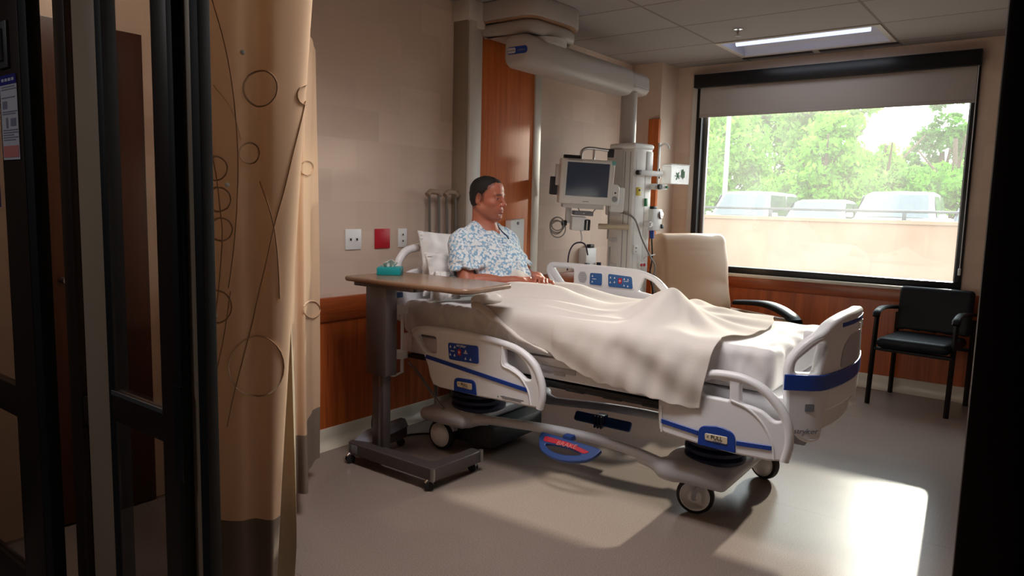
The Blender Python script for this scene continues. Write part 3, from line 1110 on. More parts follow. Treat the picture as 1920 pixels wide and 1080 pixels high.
# --- footboard, bent at both ends
FBL = .07
def fbend(p):
    s, z = p[0], p[1]
    a = abs(s)
    sg = 1 if s > 0 else -1
    if a < .32:
        x, y = s, .035 * (a / .32) ** 2
        nx, ny = 0, -1
    else:
        t = a - .32
        th = min(t / FBL, 1) * math.radians(58)
        x = sg * (.32 + FBL / math.radians(58) * math.sin(th) + max(t - FBL, 0) * math.cos(th))
        y = .035 + FBL / math.radians(58) * (1 - math.cos(th)) + max(t - FBL, 0) * math.sin(th)
        nx, ny = sg * math.sin(th), -math.cos(th)
    return V((3.262 + (x + nx * p[2]) * .965, .690 + y + ny * p[2], z))
fo = rpoly([(-.475, .52), (-.49, .78), (-.42, .87), (-.30, .935), (-.14, .958), (.14, .958), (.30, .935), (.42, .87), (.49, .78), (.475, .52), (.40, .455), (.335, .46), (.325, .575), (-.325, .575), (-.335, .46), (-.40, .455)],
           [.04, .1, .1, .12, .1, .1, .12, .1, .1, .04, .04, .03, .03, .03, .03, .04])
hl = rpoly([(-.452, .735), (-.448, .78), (-.36, .865), (-.335, .85), (-.375, .735)], .016)
hr = [(-x, z) for x, z in reversed(hl)]
def fb_plate(loops, th, off, bev=.008, step=.03):
    b = B().plate(loops, th, (0, 0, 0), (1, 0, 0), (0, 1, 0), bev, 3)   # local x = s, y = z, thickness along z
    b = bisect_bm(b, 0, [x * step - .48 for x in range(int(.96 / step) + 1)])
    b.v = [tuple(fbend((p[0], p[1], p[2] + off))) for p in b.v]
    return b
fbd = fb_plate([fo, hl, hr], .05, 0, .014).emit('footboard', M['bed_white'], bed)
fb_plate([[(-.492, .668), (.492, .668), (.492, .730), (-.492, .730)]], .012, .026, .003).emit('blue_band', M['blue'], fbd)
fb_plate([[(-.21, .905), (.22, .905), (.22, .922), (-.21, .922)]], .004, .0255, 0).emit('blue_stripe', M['blue'], fbd)
fb_plate([rrect(-.315, .595, .315, .662, .02)], .006, .024, .002).emit('lower_panel', M['white'], fbd)
fb_plate([rpoly([(-.21, .735), (-.19, .82), (-.10, .865), (.10, .865), (.19, .82), (.21, .735)], .03)], .004, .0255, .001).emit('recessed_handle', M['bed_grey'], fbd)
fb_plate([rrect(.05, .862 + .01, .085, .895, .004)], .005, .0255, 0).emit('hook_plate', M['white'], fbd)
fb_plate([rrect(.26, .855, .285, .885, .003)], .005, .0255, 0).emit('teal_sticker', M['teal_label'], fbd)
b = B().text('stryker', .030, (0, 0, 0), (1, 0, 0), (0, 1, 0), .001, shear=.2)
b = bisect_bm(b, 0, [k * .01 for k in range(-8, 9)])
b.v = [tuple(fbend((p[0] - .40, p[1] + .505, p[2] + .0262))) for p in b.v]; b.emit('maker_lettering', M['ink_grey'], fbd, smooth=0)
b = fb_plate([rrect(-.405, .585, -.375, .615, .003)], .003, .0258, 0); b.emit('notice_sticker', M['ink_grey'], fbd)
b = B().box((2.93, .735, .845), (3.12, .80, .895), .012); b.emit('inner_ledge', M['bed_white'], fbd)
fb_plate([[(-.31, .49), (.31, .49), (.31, .585), (-.31, .585)]], .012, -.012, .002).emit('kick_plate', M['equip'], fbd)

# --- headboard
b = B().plate([rpoly([(2.87, .68), (2.87, .94), (3.0, .98), (3.54, .98), (3.67, .94), (3.67, .68)], .05)], .03, (0, 2.985, 0), (1, 0, 0), (0, 0, 1), .008)
hb = b.emit('headboard', M['bed_white'], bed)
b = B().tube(spline([(2.865, 2.985, .70), (2.862, 2.985, .95), (2.90, 2.985, 1.055), (3.0, 2.985, 1.098), (3.27, 2.985, 1.108), (3.54, 2.985, 1.098), (3.64, 2.985, 1.055), (3.678, 2.985, .95), (3.675, 2.985, .70)], 8), .023, 14)
b.emit('headboard_hoop', M['bed_white'], hb)
b = B().box((2.838, 2.955, .825), (2.888, 3.01, .855), .004); b.emit('hoop_clip', M['blue_panel'], hb)

# --- litter frame
b = B().box((2.875, .80, .52), (3.665, 2.95, .622), .008); lf = b.emit('litter_frame', M['bed_white'], bed)
b = B().box((2.868, .86, .49), (3.672, 2.90, .512), .004)
for k in range(9):
    b.box((2.866, .95 + .2 * k, .478), (2.90, 1.05 + .2 * k, .492), .004)
b.emit('under_edge', M['bed_dark'], lf)
b = B()
for y0, y1, z0, z1 in ((1.80, 2.0, .560, .585), (1.86, 1.92, .545, .57)):
    b.box((2.868, y0, z0), (2.876, y1, z1), .002)
b.emit('frame_bracket', M['bed_grey'], lf)
b = B(); b.box((2.95, .72, .50), (3.6, .82, .60), .01); b.box((2.92, .76, .43), (2.96, .82, .52), .006); b.box((3.58, .76, .43), (3.62, .82, .52), .006)
b.emit('foot_bracket', M['bed_steel'], lf)
b = B().box((2.95, 1.0, .455), (3.50, 2.75, .50), .01); b.emit('lift_frame', M['bed_dark'], lf)
# brackets which carry the side rails
for y in (1.20, .96, 2.35, 2.15):
    B().box((2.80, y - .03, .49), (2.88, y + .03, .52), .004).emit('rail_bracket', M['bed_steel'], lf)
    if y < 1.5:
        B().box((3.66, y - .03, .49), (3.74, y + .03, .52), .004).emit('rail_bracket', M['bed_steel'], lf)
for y in (2.03, 2.33):
    B().box((3.70, y - .03, .52), (3.722, y + .03, .74), .004).emit('rail_bracket', M['bed_steel'], lf)

# --- base with castors
F_ = Field((2.76, .93, .08), (3.80, 2.86, .34), .006)
F_.rbox((3.27, 1.205, .205), (.84, .32, .07), .032, k=.03)
F_.ell((3.05, 1.21, .235), (.17, .15, .035), k=.04); F_.ell((3.45, 1.21, .235), (.17, .15, .035), k=.04)
F_.rbox((3.25, 2.60, .205), (.88, .32, .07), .032, k=.03)
F_.ell((3.0, 2.58, .235), (.17, .15, .03), k=.04)
for X_ in (2.905, 3.60):
    F_.cap((X_, 2.5, .205), (X_ + .01, 2.36, .212 if X_ < 3 else .18), .034, .020, k=.05); F_.cap((X_, 1.30, .205), (X_ + .005, 1.46, .215 if X_ < 3 else .18), .036, .018, k=.05)
    P = spline([(X_, 2.55, .21), (X_ + .01, 2.3, .228), (X_ + .015, 2.0, .250), (X_ + .015, 1.75, .258), (X_ + .01, 1.55, .250), (X_, 1.40, .232), (X_ - .005, 1.25, .205)], 8)
    if X_ > 3.3:
        P = [(x, y, z - .045) for x, y, z in P]
    for p, q in zip(P, P[1:]):
        F_.cap(p, q, .024, k=.0015)
base, _, _ = field_object(F_, 'base_cover', M['bed_grey'], bed)
b = B().text('stryker', .028, (3.30, 1.085, .2415), (1, .0, 0), (0, 1, 0), .001, shear=.2); b.emit('maker_lettering', M['ink_grey'], base, smooth=0)
b = B().box((3.36, 1.0435, .19), (3.42, 1.0455, .225)); b.emit('rating_label', M['ink_grey'], base, smooth=0)
b = B().plate([rpoly([(2.94, 2.45), (3.06, 2.47), (3.04, 2.53), (2.93, 2.51)], .02)], .001, (0, 0, .2688), (1, 0, 0), (0, 1, 0)); b.emit('embossed_badge', M['bed_steel'], base)
# bellows of the lifts
def bellows(cx, cy, z0, z1, r, n):
    b = B()
    for k in range(n):
        a = z0 + (z1 - z0) * k / n
        h = (z1 - z0) / n
        b.lathe([(r * .86, 0), (r, h * .3), (r, h * .7), (r * .86, h)], (cx, cy, a), seg=40)
    return b
bellows(3.06, 1.17, .245, .39, .135, 4).emit('lift_bellows', M['navy'], base)
bellows(3.45, 1.20, .245, .44, .11, 5).emit('lift_bellows', M['navy'], base)
bellows(3.02, 2.50, .245, .39, .15, 4).emit('lift_bellows', M['navy'], base)
bellows(3.45, 2.55, .245, .44, .11, 5).emit('lift_bellows', M['navy'], base)

def castor(cx, cy, az, stem, style):
    """wheel centre (cx,cy), outer face looks towards azimuth az"""
    R = .084
    ax = V((math.cos(az), math.sin(az), 0)); c = V((cx, cy, R))
    b = B().cyl(c - ax * .012 + V((0, 0, 0)), c - ax * .012 + V((0, 0, .001)), .01)
    b = B()
    b.cyl((stem[0], stem[1], R + .03), (stem[0], stem[1], .185), .02, .024)
    st = V((stem[0], stem[1], R + .02))
    # fork cheeks over the wheel
    for s in (-.027, .027):
        o = c + ax * s
        d = (st - c); d.z = 0
        L = max(d.length, .02); d.normalize()
        b.plate([rpoly([(-.018, -.018), (-.018, .02), (L * .6, .09), (L + .02, .09), (L + .02, .03), (.02, -.018)], .014)], .008, o, d, (0, 0, 1), .002, 2)
    b.cbox(st + V((0, 0, .055)), (.06, .06, .03), .01, rz=az)
    ca = b.emit('castor', M['bed_grey'], bed)
    b = B().lathe([(.058, -.018), (.068, -.021), (R - .003, -.017), (R, -.009), (R, .009), (R - .003, .017), (.068, .021), (.058, .018)], c, ax, 40); b.emit('tyre', M['tyre'], ca)
    if style == 'dome':
        pr = [(.060, -.016), (.062, .019), (.059, .028), (.046, .044), (.026, .053), (.008, .057)]
    else:
        pr = [(.060, -.016), (.062, .016), (.058, .019), (.020, .021), (.016, .026), (.006, .027)]
    b = B().lathe(pr, c, ax, 36); b.emit('wheel', M['bed_white'], ca)
    b = B().lathe([(.0675, .0205), (.0665, .0225), (.0645, .0225), (.063, .0205)], c, ax, 40); b.emit('wheel_ring', M['white'], ca)
castor(2.99, 1.225, math.radians(-168), (3.05, 1.18), 'flat')
castor(3.625, 1.11, math.radians(-203), (3.60, 1.17), 'dome')
castor(2.905, 2.665, math.radians(-180), (2.93, 2.60), 'dome')
castor(3.58, 2.66, math.radians(-100), (3.60, 2.60), 'flat')
# pedals
def pedal(X, yc, ww, hh, z_top, tilt):
    Wd = V((math.sin(tilt), 0, math.cos(tilt)))
    O = V((X, yc, z_top))
    out = spline([(-ww / 2, 0), (-ww / 2 + .02, .012), (0, .004), (ww / 2 - .02, -.004), (ww / 2, -.022), (ww * .36, -hh * .72), (0, -hh), (-ww * .34, -hh * .80), (-ww * .48, -hh * .3)], 5, True)
    hole = spline([(-ww * .33, -hh * .42), (0, -hh * .36), (ww * .25, -hh * .50), (0, -hh * .70), (-ww * .22, -hh * .64)], 5, True)
    pe = B().plate([out, hole], .022, O, (0, -1, 0), Wd, .005, 2).emit('brake_pedal', M['pedal_blue'], base)
    n = V((0, -1, 0)).cross(Wd)
    band = [(-ww * .41, -.008), (0, -.012), (ww * .37, -.035), (ww * .30, -hh * .46), (.0, -hh * .30), (-ww * .40, -hh * .33)]
    B().plate([rpoly(band, .012)], .004, O + n * .011, (0, -1, 0), Wd, .001, 1).emit('red_marking', M['pedal_red'], pe)
    B().text('BRAKE', .034, O + n * .0135 + V((0, .005, 0)) + Wd * (-.030), (0, -1, 0.02), Wd, .001, shear=.1, squash=1.1).emit('brake_lettering', M['ink_grey'] if False else M['paper_red'], pe, smooth=0)
    b = B().cbox(O + V((.02, 0.02, .012)), (.05, .05, .03), .006); b.emit('pedal_arm', M['pedal_blue'], pe)
pedal(2.865, 1.81, .34, .115, .235, math.radians(50))
b = B().plate([rrect(-.18, -.045, .18, .012, .014)], .02, (3.52, 1.99, .165), (0, -1, 0), (.5, 0, .87), .005, 2); fp = b.emit('steer_pedal', M['pedal_blue'], base)
b = B().cbox((3.515, 2.0, .165), (.06, .06, .05), .006)
for k in range(3):
    b.cbox((3.49, 2.02 - .02 * k, .15), (.04, .008, .07), .002)
b.emit('pedal_arm', M['navy'], fp)
b = B().box((2.95, 2.35, .045), (3.45, 2.72, .17), .03); b.emit('actuator_housing', M['bed_dark'], base)
# ------------------------------------------------------------------ bedding
BEDM = Matrix.Translation(V(BP)) @ Matrix.Rotation(BED_A, 4, 'Z') @ Matrix.Translation(-V(BP))
def bedpt(p):
    return tuple(BEDM @ V(p))
def smooth01(a, b, x):
    t = np.clip((x - a) / (b - a), 0, 1)
    return t * t * (3 - 2 * t)

F_ = Field((2.80, .74, .60), (3.74, 2.98, .86), .008)
F_.rbox((3.27, 1.906, .721), (.83, 2.056, .185), .04)
def wr(X, Y, Z):
    side = smooth01(2.95, 2.86, X) * smooth01(.635, .67, Z)
    head = np.exp(-((Y - 2.35) / .45) ** 2)
    foot = np.exp(-(np.maximum(Y - .92, 0) / .12) ** 2) * np.ones_like(X) * np.ones_like(Z)
    fold = (1 - 2 * np.abs(np.sin((Y + .25 * (Z - .7)) * 48 + 1.6 * np.sin(Y * 17)))) * .55 + np.sin((Y - .8 * (Z - .7)) * 58 + 1.7 * np.sin(Y * 9 + 1)) * .45
    top = np.sin(X * 34 + Y * 25 + 2 * np.sin(Y * 14)) * .6 + np.sin(X * 16 - Y * 46 + 1.5 * np.sin(X * 15)) * .6
    return -(side * head * (fold * .017 + .002) + smooth01(.68, .76, Z) * foot * top * .0065 + side * foot * fold * .006) - .002 * smooth01(.68, .76, Z) * np.sin(Y * 5) * np.sin(X * 7)
F_.displace(wr)
v_, q_ = F_.mesh()
mb = B(); mb.add([bedpt(p) for p in v_.tolist()], q_.tolist())
mo = mb.emit('mattress', M['sheet'], None, 70)
tag(mo, 'hospital bed mattress under a wrinkled white fitted sheet', 'mattress')

# pillows
def pillow(name, c, a, bz, th, tilt, yaw, roll, label, seed):
    nu, nv = 44, 36
    top = []; bot = []
    rs = np.random.RandomState(seed)
    ph = rs.uniform(0, 6, 8)
    P = np.zeros((2, nu, nv, 3))
    for i in range(nu):
        for j in range(nv):
            u = -math.cos(PI * i / (nu - 1)); v = -math.cos(PI * j / (nv - 1))
            edge = (1 - abs(u) ** 3.2) * (1 - abs(v) ** 3.2)
            t = th / 2 * max(edge, 0) ** .55
            x = a / 2 * u * (1 - .07 * (1 - v * v)); z = bz / 2 * v * (1 - .09 * (1 - u * u))
            wv = .006 * math.sin(9 * u + 5 * v + ph[0]) * math.sin(7 * v - 3 * u + ph[1]) + .004 * math.sin(23 * u * v + 11 * v + ph[2])
            rim = math.exp(-((1 - max(abs(u), abs(v))) / .16) ** 2)
            pk = .006 * rim * math.sin(46 * (u if abs(v) > abs(u) else v) + ph[3])
            P[0, i, j] = (x, t + (wv + pk) * (edge > .02), z)
            P[1, i, j] = (x, -t - (wv - pk) * (edge > .02), z)
    R = Matrix.Translation(V(c)) @ Matrix.Rotation(yaw, 4, 'Z') @ Matrix.Rotation(tilt, 4, 'X') @ Matrix.Rotation(roll, 4, 'Y')
    b = B(); b.grid(P[0]); b.grid(P[1]); b.xform(R)
    o = b.emit(name, M['pillow'], None, 80, doubles=True)
    return tag(o, label, 'pillow', 'pillows behind the man')
pillow('pillow', (3.235, 2.886, 1.010), .62, .375, .100, math.radians(-9), .03, .03, 'topmost white pillow, its pointed corner up against the bed hoop', 1)
pillow('pillow', (3.18, 2.786, .958), .60, .270, .092, math.radians(-9), .02, -.02, 'white pillow with one corner out between top pillow and gown sleeve', 2)
pillow('pillow', (2.955, 2.700, .908), .20, .170, .078, math.radians(-6), .05, .02, 'lowest white pillow under the right elbow of the man', 3)

# blanket over the legs
def crest(tab):
    ys = np.array([t[0] for t in tab]); zs = np.array([t[1] for t in tab])
    o = np.argsort(ys); ys, zs = ys[o], zs[o]
    fine = np.array(spline(list(zip(ys, zs)), 8))
    return lambda y: np.interp(y, fine[:, 0], fine[:, 1])
ZB = .829
cn = crest([(2.7, .91), (2.45, .935), (2.25, .945), (2.08, .945), (1.97, .916), (1.86, .890), (1.76, .882), (1.62, .912), (1.53, .955), (1.46, .986), (1.43, .985), (1.385, .943), (1.33, .905), (1.25, .865), (1.12, .835), (.95, .826)])
cf = crest([(2.7, .90), (2.45, .92), (2.30, .926), (2.13, .928), (2.05, .912), (1.97, .898), (1.87, .886), (1.75, .881), (1.62, .890), (1.53, .895), (1.46, .902), (1.42, .902), (1.36, .885), (1.28, .872), (1.12, .838), (.95, .826)])
def top_z(x, y):
    wn = .15 + .05 * np.exp(-((y - 1.42) / .16) ** 2)
    a = (cn(y) - ZB) * np.exp(-np.abs((x - 3.13) / wn) ** 1.7)
    c = (cf(y) - ZB) * np.exp(-np.abs((x - 3.41) / wn) ** 1.7)
    m = np.maximum(a, c); mi = np.minimum(a, c)
    m = m + .32 * mi * np.exp(-(m - mi) / .05)
    # long folds: tension lines falling from the toes, and lengthwise folds above the near edge
    dx, dy = x - 3.2, y - 1.43
    rr = np.hypot(dx, dy); an = np.arctan2(dy, dx)
    fan = .006 * np.sin(11 * an + 1) * smooth01(.05, .25, rr) * smooth01(.75, .3, rr) * smooth01(1.75, 1.5, y)
    lf = .015 * np.exp(-((x - (2.93 + .05 * (y - 1.9))) / .014) ** 2) * smooth01(1.45, 1.8, y) + \
         .014 * np.exp(-((x - (3.0 - .06 * (y - 1.9))) / .016) ** 2) * smooth01(1.6, 1.9, y) * smooth01(2.4, 2.2, y)
    lf = lf + .008 * np.exp(-((x - (3.53 + .08 * (y - 1.9))) / .02) ** 2) * smooth01(1.6, 1.8, y)
    return ZB + m + fan + lf + .002 * np.sin(9 * x + 13 * y)
hem_y = np.array([1.06, 1.14, 1.19, 1.33, 1.48, 1.60, 1.72, 1.85, 1.93, 2.09, 2.23, 2.38])
hem_z = np.array([.53, .528, .528, .543, .556, .562, .580, .622, .655, .695, .768, .822])
nu, nv = 170, 130
P = np.zeros((nu, nv, 3))
vt = .60
for i in range(nu):
    u = i / (nu - 1)
    for j in range(nv):
        v = j / (nv - 1)
        if v <= vt:
            t = v / vt
            x = 3.672 - t * (3.672 - 2.868)
            yf = 1.10 - .07 * smooth01(2.87, 3.2, x) + .08 * smooth01(3.25, 3.67, x) + .010 * math.sin(14 * x)
            yh = 2.40 + .14 * float(smooth01(2.9, 3.15, x))
            y = yf + u * (yh - yf)
            z = float(top_z(np.float64(x), np.float64(y)))
            P[i, j] = (x, y, z)
        else:
            t = (v - vt) / (1 - vt)
            y0 = 1.10 + u * 1.30
            yb = y0 + .045 * t * (1 - u)
            z0 = float(top_z(np.float64(2.868), np.float64(y0)))
            zh = float(np.interp(y0, hem_y, hem_z))
            drop = z0 - zh
            s = t * drop
            out_ = 2.832 - .062 * float(smooth01(1.95, 1.45, y0))
            k = 1 - math.exp(-s / .035)
            x = 2.868 - (2.868 - out_) * k
            z = z0 - max(s - .012 * k, 0)
            amp = .011 * min(1, s / .12)
            fo_ = math.sin(y0 * 31 + 1.2 * math.sin(y0 * 9) + 6 * t * .3) * .6 + math.sin(y0 * 57 - 3 * t) * .35
            # broad diagonal billow toward the head end
            fo_ += .9 * math.sin((y0 * 1.0 + (z0 - z) * 2.4) * 13)
            x -= amp * (fo_ * .6 + .5) if y0 < 1.9 else amp * .45 * (fo_ * .5 + .5)
            P[i, j] = (x, yb, z + .004 * math.sin(y0 * 70) * t * t)
b = B().grid(P)
b.v = [bedpt(p) for p in b.v]
bl = thing('blanket', 'cream blanket over the legs of the man, hanging down the bed side', 'blanket', bedpt((3.2, 1.7, .53)))
ob = b.emit('blanket_sheet', M['blanket'], bl, 80, [('SOLIDIFY', dict(thickness=.004, offset=1.0)), ('SUBSURF', dict(levels=1, render_levels=1))])
# bunched corner at the near edge
F_ = Field((2.78, 2.2, .78), (3.1, 2.56, .96), .004)
F_.ell((2.895, 2.415, .852), (.045, .05, .030), k=.02); F_.ell((2.925, 2.36, .862), (.045, .055, .028), k=.02)
F_.ell((2.97, 2.335, .866), (.055, .045, .024), k=.02); F_.ell((2.93, 2.435, .878), (.028, .022, .024), k=.015); F_.ell((3.02, 2.39, .875), (.05, .05, .026), k=.02)
for k in range(7):
    a = k * .9
    p = np.array((2.925 + .055 * math.cos(a), 2.385 + .05 * math.sin(a), .868 + .012 * math.sin(3 * a)))
    q = p + np.array((.05 * math.cos(a + 2.1), .05 * math.sin(a + 2.1), .008))
    F_.cap(p, q, .011, .007, k=.012)
F_.displace(lambda X, Y, Z: .007 * waves((X, Y, Z), 5, 8, 50, 120))
v_, q_ = F_.mesh()
mb = B(); mb.add([bedpt((p[0], p[1], p[2] + .006)) for p in v_.tolist()], q_.tolist()); mb.emit('bunched_corner', M['blanket'], bl, 80)
F_ = Field((3.02, 2.22, .82), (3.5, 2.56, 1.02), .005)
F_.ell((3.205, 2.405, .950), (.070, .050, .052), k=.03); F_.ell((3.20, 2.44, .925), (.075, .055, .055), k=.03); F_.ell((3.28, 2.40, .92), (.07, .06, .05), k=.03); F_.ell((3.14, 2.45, .90), (.06, .05, .04), k=.03)
F_.displace(lambda X, Y, Z: .008 * waves((X, Y, Z), 9, 8, 40, 90))
v_, q_ = F_.mesh()
mb = B(); mb.add([bedpt(p) for p in v_.tolist()], q_.tolist()); mb.emit('bunched_fold', M['blanket'], bl, 80)
# twisted roll of the blanket edge running down from the bunched corner
F_ = Field((2.76, 1.85, .60), (2.95, 2.47, .92), .005)
ry = np.linspace(2.40, 1.92, 22)
for i in range(21):
    a = [(2.846 - .030 * smooth01(2.38, 2.2, y) - .012 * smooth01(2.2, 1.95, y), y, float(np.interp(y, hem_y, hem_z)) + .018 - .010 * (2.40 - y)) for y in ry[i:i + 2]]
    r = [.024 - .018 * (2.40 - y) / .48 for y in ry[i:i + 2]]
    F_.cap(a[0], a[1], r[0], r[1], k=.004)
F_.displace(lambda X, Y, Z: .0045 * waves((X, Y, Z), 31, 7, 25, 60))
v_, q_ = F_.mesh()
mb = B(); mb.add([bedpt(p) for p in v_.tolist()], q_.tolist()); mb.emit('rolled_edge', M['blanket'], bl, 80)
# ------------------------------------------------------------------ the man sitting up in bed
HC = np.array((3.195, 2.618, 1.398))          # middle of the head at eye level
az = math.radians(-82)
pit = math.radians(-2)
hf = np.array((math.cos(az) * math.cos(pit), math.sin(az) * math.cos(pit), math.sin(pit)))
hr_ = np.cross(hf, (0, 0, 1)); hr_ /= np.linalg.norm(hr_)      # the man's right (camera side)
hu = np.cross(hr_, hf)
HM = np.stack([hf, hr_, hu])
def hp(f, r, u):
    return HC + hf * f + hr_ * r + hu * u
F_ = Field((2.84, 1.44, .79), (3.62, 2.80, 1.52), .0036)
# torso
F_.ell((3.225, 2.50, .925), (.175, .12, .100), k=.05)
F_.ell((3.215, 2.545, 1.00), (.160, .115, .12), k=.06)
F_.ell((3.205, 2.60, 1.085), (.180, .112, .125), k=.06)
F_.cap((3.035, 2.64, 1.150), (3.345, 2.618, 1.150), .055, k=.05)
F_.cap((3.06, 2.645, 1.165), (3.18, 2.655, 1.225), .040, .05, k=.04)
F_.cap((3.35, 2.62, 1.165), (3.22, 2.645, 1.225), .040, .05, k=.04)
# neck
F_.cap(hp(-.035, 0, -.055), (3.20, 2.652, 1.19), .054, .062, k=.03)
F_.cap(hp(.0, 0, -.10), (3.205, 2.60, 1.19), .040, .05, k=.03)
# arms
RE, RW = (2.955, 2.555, .938), (3.155, 2.372, .944)
LE, LW = (3.405, 2.50, .945), (3.325, 2.345, .958)
F_.cap((2.995, 2.635, 1.135), RE, .054, .043, k=.03)
F_.cap(RE, RW, .043, .027, k=.02); F_.cap(np.array(RE) * .7 + np.array(RW) * .3 + (0, 0, .004), np.array(RE) * .45 + np.array(RW) * .55, .040, .034, k=.02)
F_.cap((3.375, 2.61, 1.135), LE, .052, .042, k=.03)
F_.cap(LE, LW, .042, .027, k=.02)
# legs under the blanket
for x in (3.135, 3.405):
    F_.cap((x, 2.45, .880), (x, 2.06, .858), .054, .034, k=.03); F_.cap((x, 2.06, .858), (x + .005, 1.60, .845), .034, .025, k=.03)
    F_.cap((x + .005, 1.58, .850), (x + .01, 1.505, .945 if x < 3.3 else .90), .032, .024, k=.02)
# hands
def hand(wr, d, n, side, curl, spread=.10, thumb_up=.35):
    wr = np.array(wr); d = np.array(d, float); d /= np.linalg.norm(d)
    n = np.array(n, float); n -= d * (n @ d); n /= np.linalg.norm(n)
    t = np.cross(n, d) * side            # towards the thumb
    c = wr + d * .048
    F_.rbox(c, (.088, .074, .028), .013, np.stack([d, t, n]), k=.012)
    F_.cap(wr - d * .01, wr + d * .03, .024, .024, k=.015)
    L = [.072, .080, .075, .060]
    for i in range(4):
        off = .029 - .0195 * i
        p = wr + d * (.090 - .004 * abs(i - 1)) + t * off + n * .002
        a = spread * (1.2 - i)
        dd = d * math.cos(a * .3) + t * math.sin(a * .3)
        ang = curl[i] * .3
        for s in range(3):
            ln = L[i] * (.45, .31, .24)[s]
            ang += curl[i]
            e = dd * math.cos(ang) - n * math.sin(ang)
            q = p + e * ln
            r0 = .0090 - .0009 * s - (.0012 if i == 3 else 0)
            F_.cap(p, q, r0, r0 - .0008, k=.003)
            if s == 0:
                F_.ell(p + n * .002, (.0095,) * 3, k=.006)
            p = q
    p = wr + d * .022 + t * .030 - n * .004
    for s, (ln, r0) in enumerate(((.040, .013), (.032, .0098), (.026, .0088))):
        e = d * (.72 + .12 * s) + t * (.62 - .28 * s) + n * (thumb_up - .12 * s)
        e /= np.linalg.norm(e)
        q = p + e * ln
        F_.cap(p, q, r0, r0 - .0012, k=.006)
        p = q
hand(RW, (.72, -.66, -.02), (-.35, -.25, .90), -1, (.18, .22, .26, .30), thumb_up=.45)
hand(LW, (-.66, -.70, -.03), (.15, -.2, .96), 1, (.30, .36, .40, .44), thumb_up=.1)
# head
F_.ell(hp(-.014, 0, .040), (.094, .074, .078), HM, k=.02)
F_.ell(hp(.040, 0, .045), (.052, .060, .052), HM, k=.03)
F_.ell(hp(.026, 0, -.030), (.064, .062, .088), HM, k=.03)
F_.ell(hp(.036, 0, -.082), (.052, .050, .040), HM, k=.025)
for s in (-1, 1):
    F_.cap(hp(-.015, s * .058, -.055), hp(.055, s * .028, -.105), .016, .016, k=.025)     # jaw line
    F_.ell(hp(.058, s * .045, -.028), (.026, .020, .016), HM, k=.02)                       # cheekbone
F_.ell(hp(.078, 0, -.108), (.018, .022, .016), HM, k=.018)                                 # chin
F_.ell(hp(.070, 0, -.066), (.026, .031, .032), HM, k=.02)                                  # muzzle
for s in (-1, 1):
    F_.cap(hp(.088, s * .010, .016), hp(.078, s * .044, .018), .010, .009, k=.012)         # brow
    F_.ell(hp(.100, s * .031, -.004), (.017, .016, .012), HM, k=.012, op='s')              # socket
    F_.ell(hp(.0730, s * .031, -.003), (.0125, .0135, .0125), HM, k=.002)                  # eyeball
    F_.cap(hp(.086, s * .019, .0045), hp(.080, s * .044, .0025), .0042, .0036, k=.004)     # upper lid
    F_.cap(hp(.083, s * .020, -.0125), hp(.078, s * .042, -.0115), .0036, .0032, k=.005)   # lower lid
F_.cap(hp(.090, 0, .010), hp(.112, 0, -.032), .0075, .0105, k=.012)                        # nose
F_.ell(hp(.113, 0, -.036), (.011, .011, .009), HM, k=.008)
for s in (-1, 1):
    F_.ell(hp(.100, s * .0125, -.040), (.011, .0075, .0075), HM, k=.006)
    F_.ell(hp(.104, s * .007, -.0465), (.006, .004, .003), HM, k=.003, op='s')
F_.ell(hp(.093, 0, -.0655), (.010, .024, .0060), HM, k=.005)                               # lips
F_.ell(hp(.0915, 0, -.0785), (.0105, .021, .0068), HM, k=.005)
F_.cap(hp(.105, -.022, -.0720), hp(.105, .022, -.0720), .0022, .0022, k=.003, op='s')
F_.ell(hp(.094, 0, -.090), (.008, .020, .006), HM, k=.008, op='s')
for s in (-1, 1):                                                                          # ears
    er = np.stack([hf * .94 - hu * .2 + hr_ * s * -.28, hr_ * s * .96 + hf * -.28, hu * .95 + hf * .1])
    er = np.stack([e / np.linalg.norm(e) for e in er])
    c_ = hp(-.016, s * .076, -.008)
    F_.ell(c_, (.019, .0075, .032), er, k=.006)
    F_.ell(c_ + hr_ * s * .007 + hf * .004, (.010, .0055, .019), er, k=.004, op='s')
    F_.ell(hp(-.006, s * .072, -.034), (.008, .005, .009), HM, k=.006)
man = thing('person', 'man with short dark hair in blue flowered gown sitting up in bed', 'person', (3.2, 2.45, .815))
body, bv, bq = field_object(F_, 'body', M['skin'], man)
# colour of skin, lips, brows, stubble and eyes
lc = (bv - HC) @ HM.T
f_, r_, u_ = lc[:, 0], lc[:, 1], lc[:, 2]
skin = np.array(lin((176, 106, 84)))
cols = np.tile(skin, (len(bv), 1))
def tint(w, c):
    global cols
    w = np.clip(w, 0, 1)[:, None]
    cols = cols * (1 - w) + np.array(lin(c)) * w
headm = (u_ > -.16) & (np.abs(r_) < .1) & (np.abs(f_) < .15)
fade = headm * (f_ < .07) * np.exp(-(np.maximum(np.interp(f_, [-.12, -.045, -.03, -.022, .0, .012, .022, .045, .066, .09], [-.062, -.058, -.030, .022, .015, -.022, .030, .052, .082, .095]) - u_, 0) / .010) ** 2) * (u_ > -.1)
tint(fade * .6, (44, 28, 24))
stub = headm * np.clip((-.045 - u_) / .02, 0, 1) * np.clip((f_ - .0) / .03, 0, 1) * np.clip((u_ + .128) / .01, 0, 1)
tint(stub * .38, (92, 62, 54))
tint(headm * np.exp(-((f_ - .10) / .02) ** 2 - ((u_ + .038) / .02) ** 2) * .35, (196, 92, 76))
lips = headm * (f_ > .088) * np.exp(-((u_ + .0725) / .0095) ** 4 - (r_ / .023) ** 4)
tint(lips * .7, (150, 74, 74))
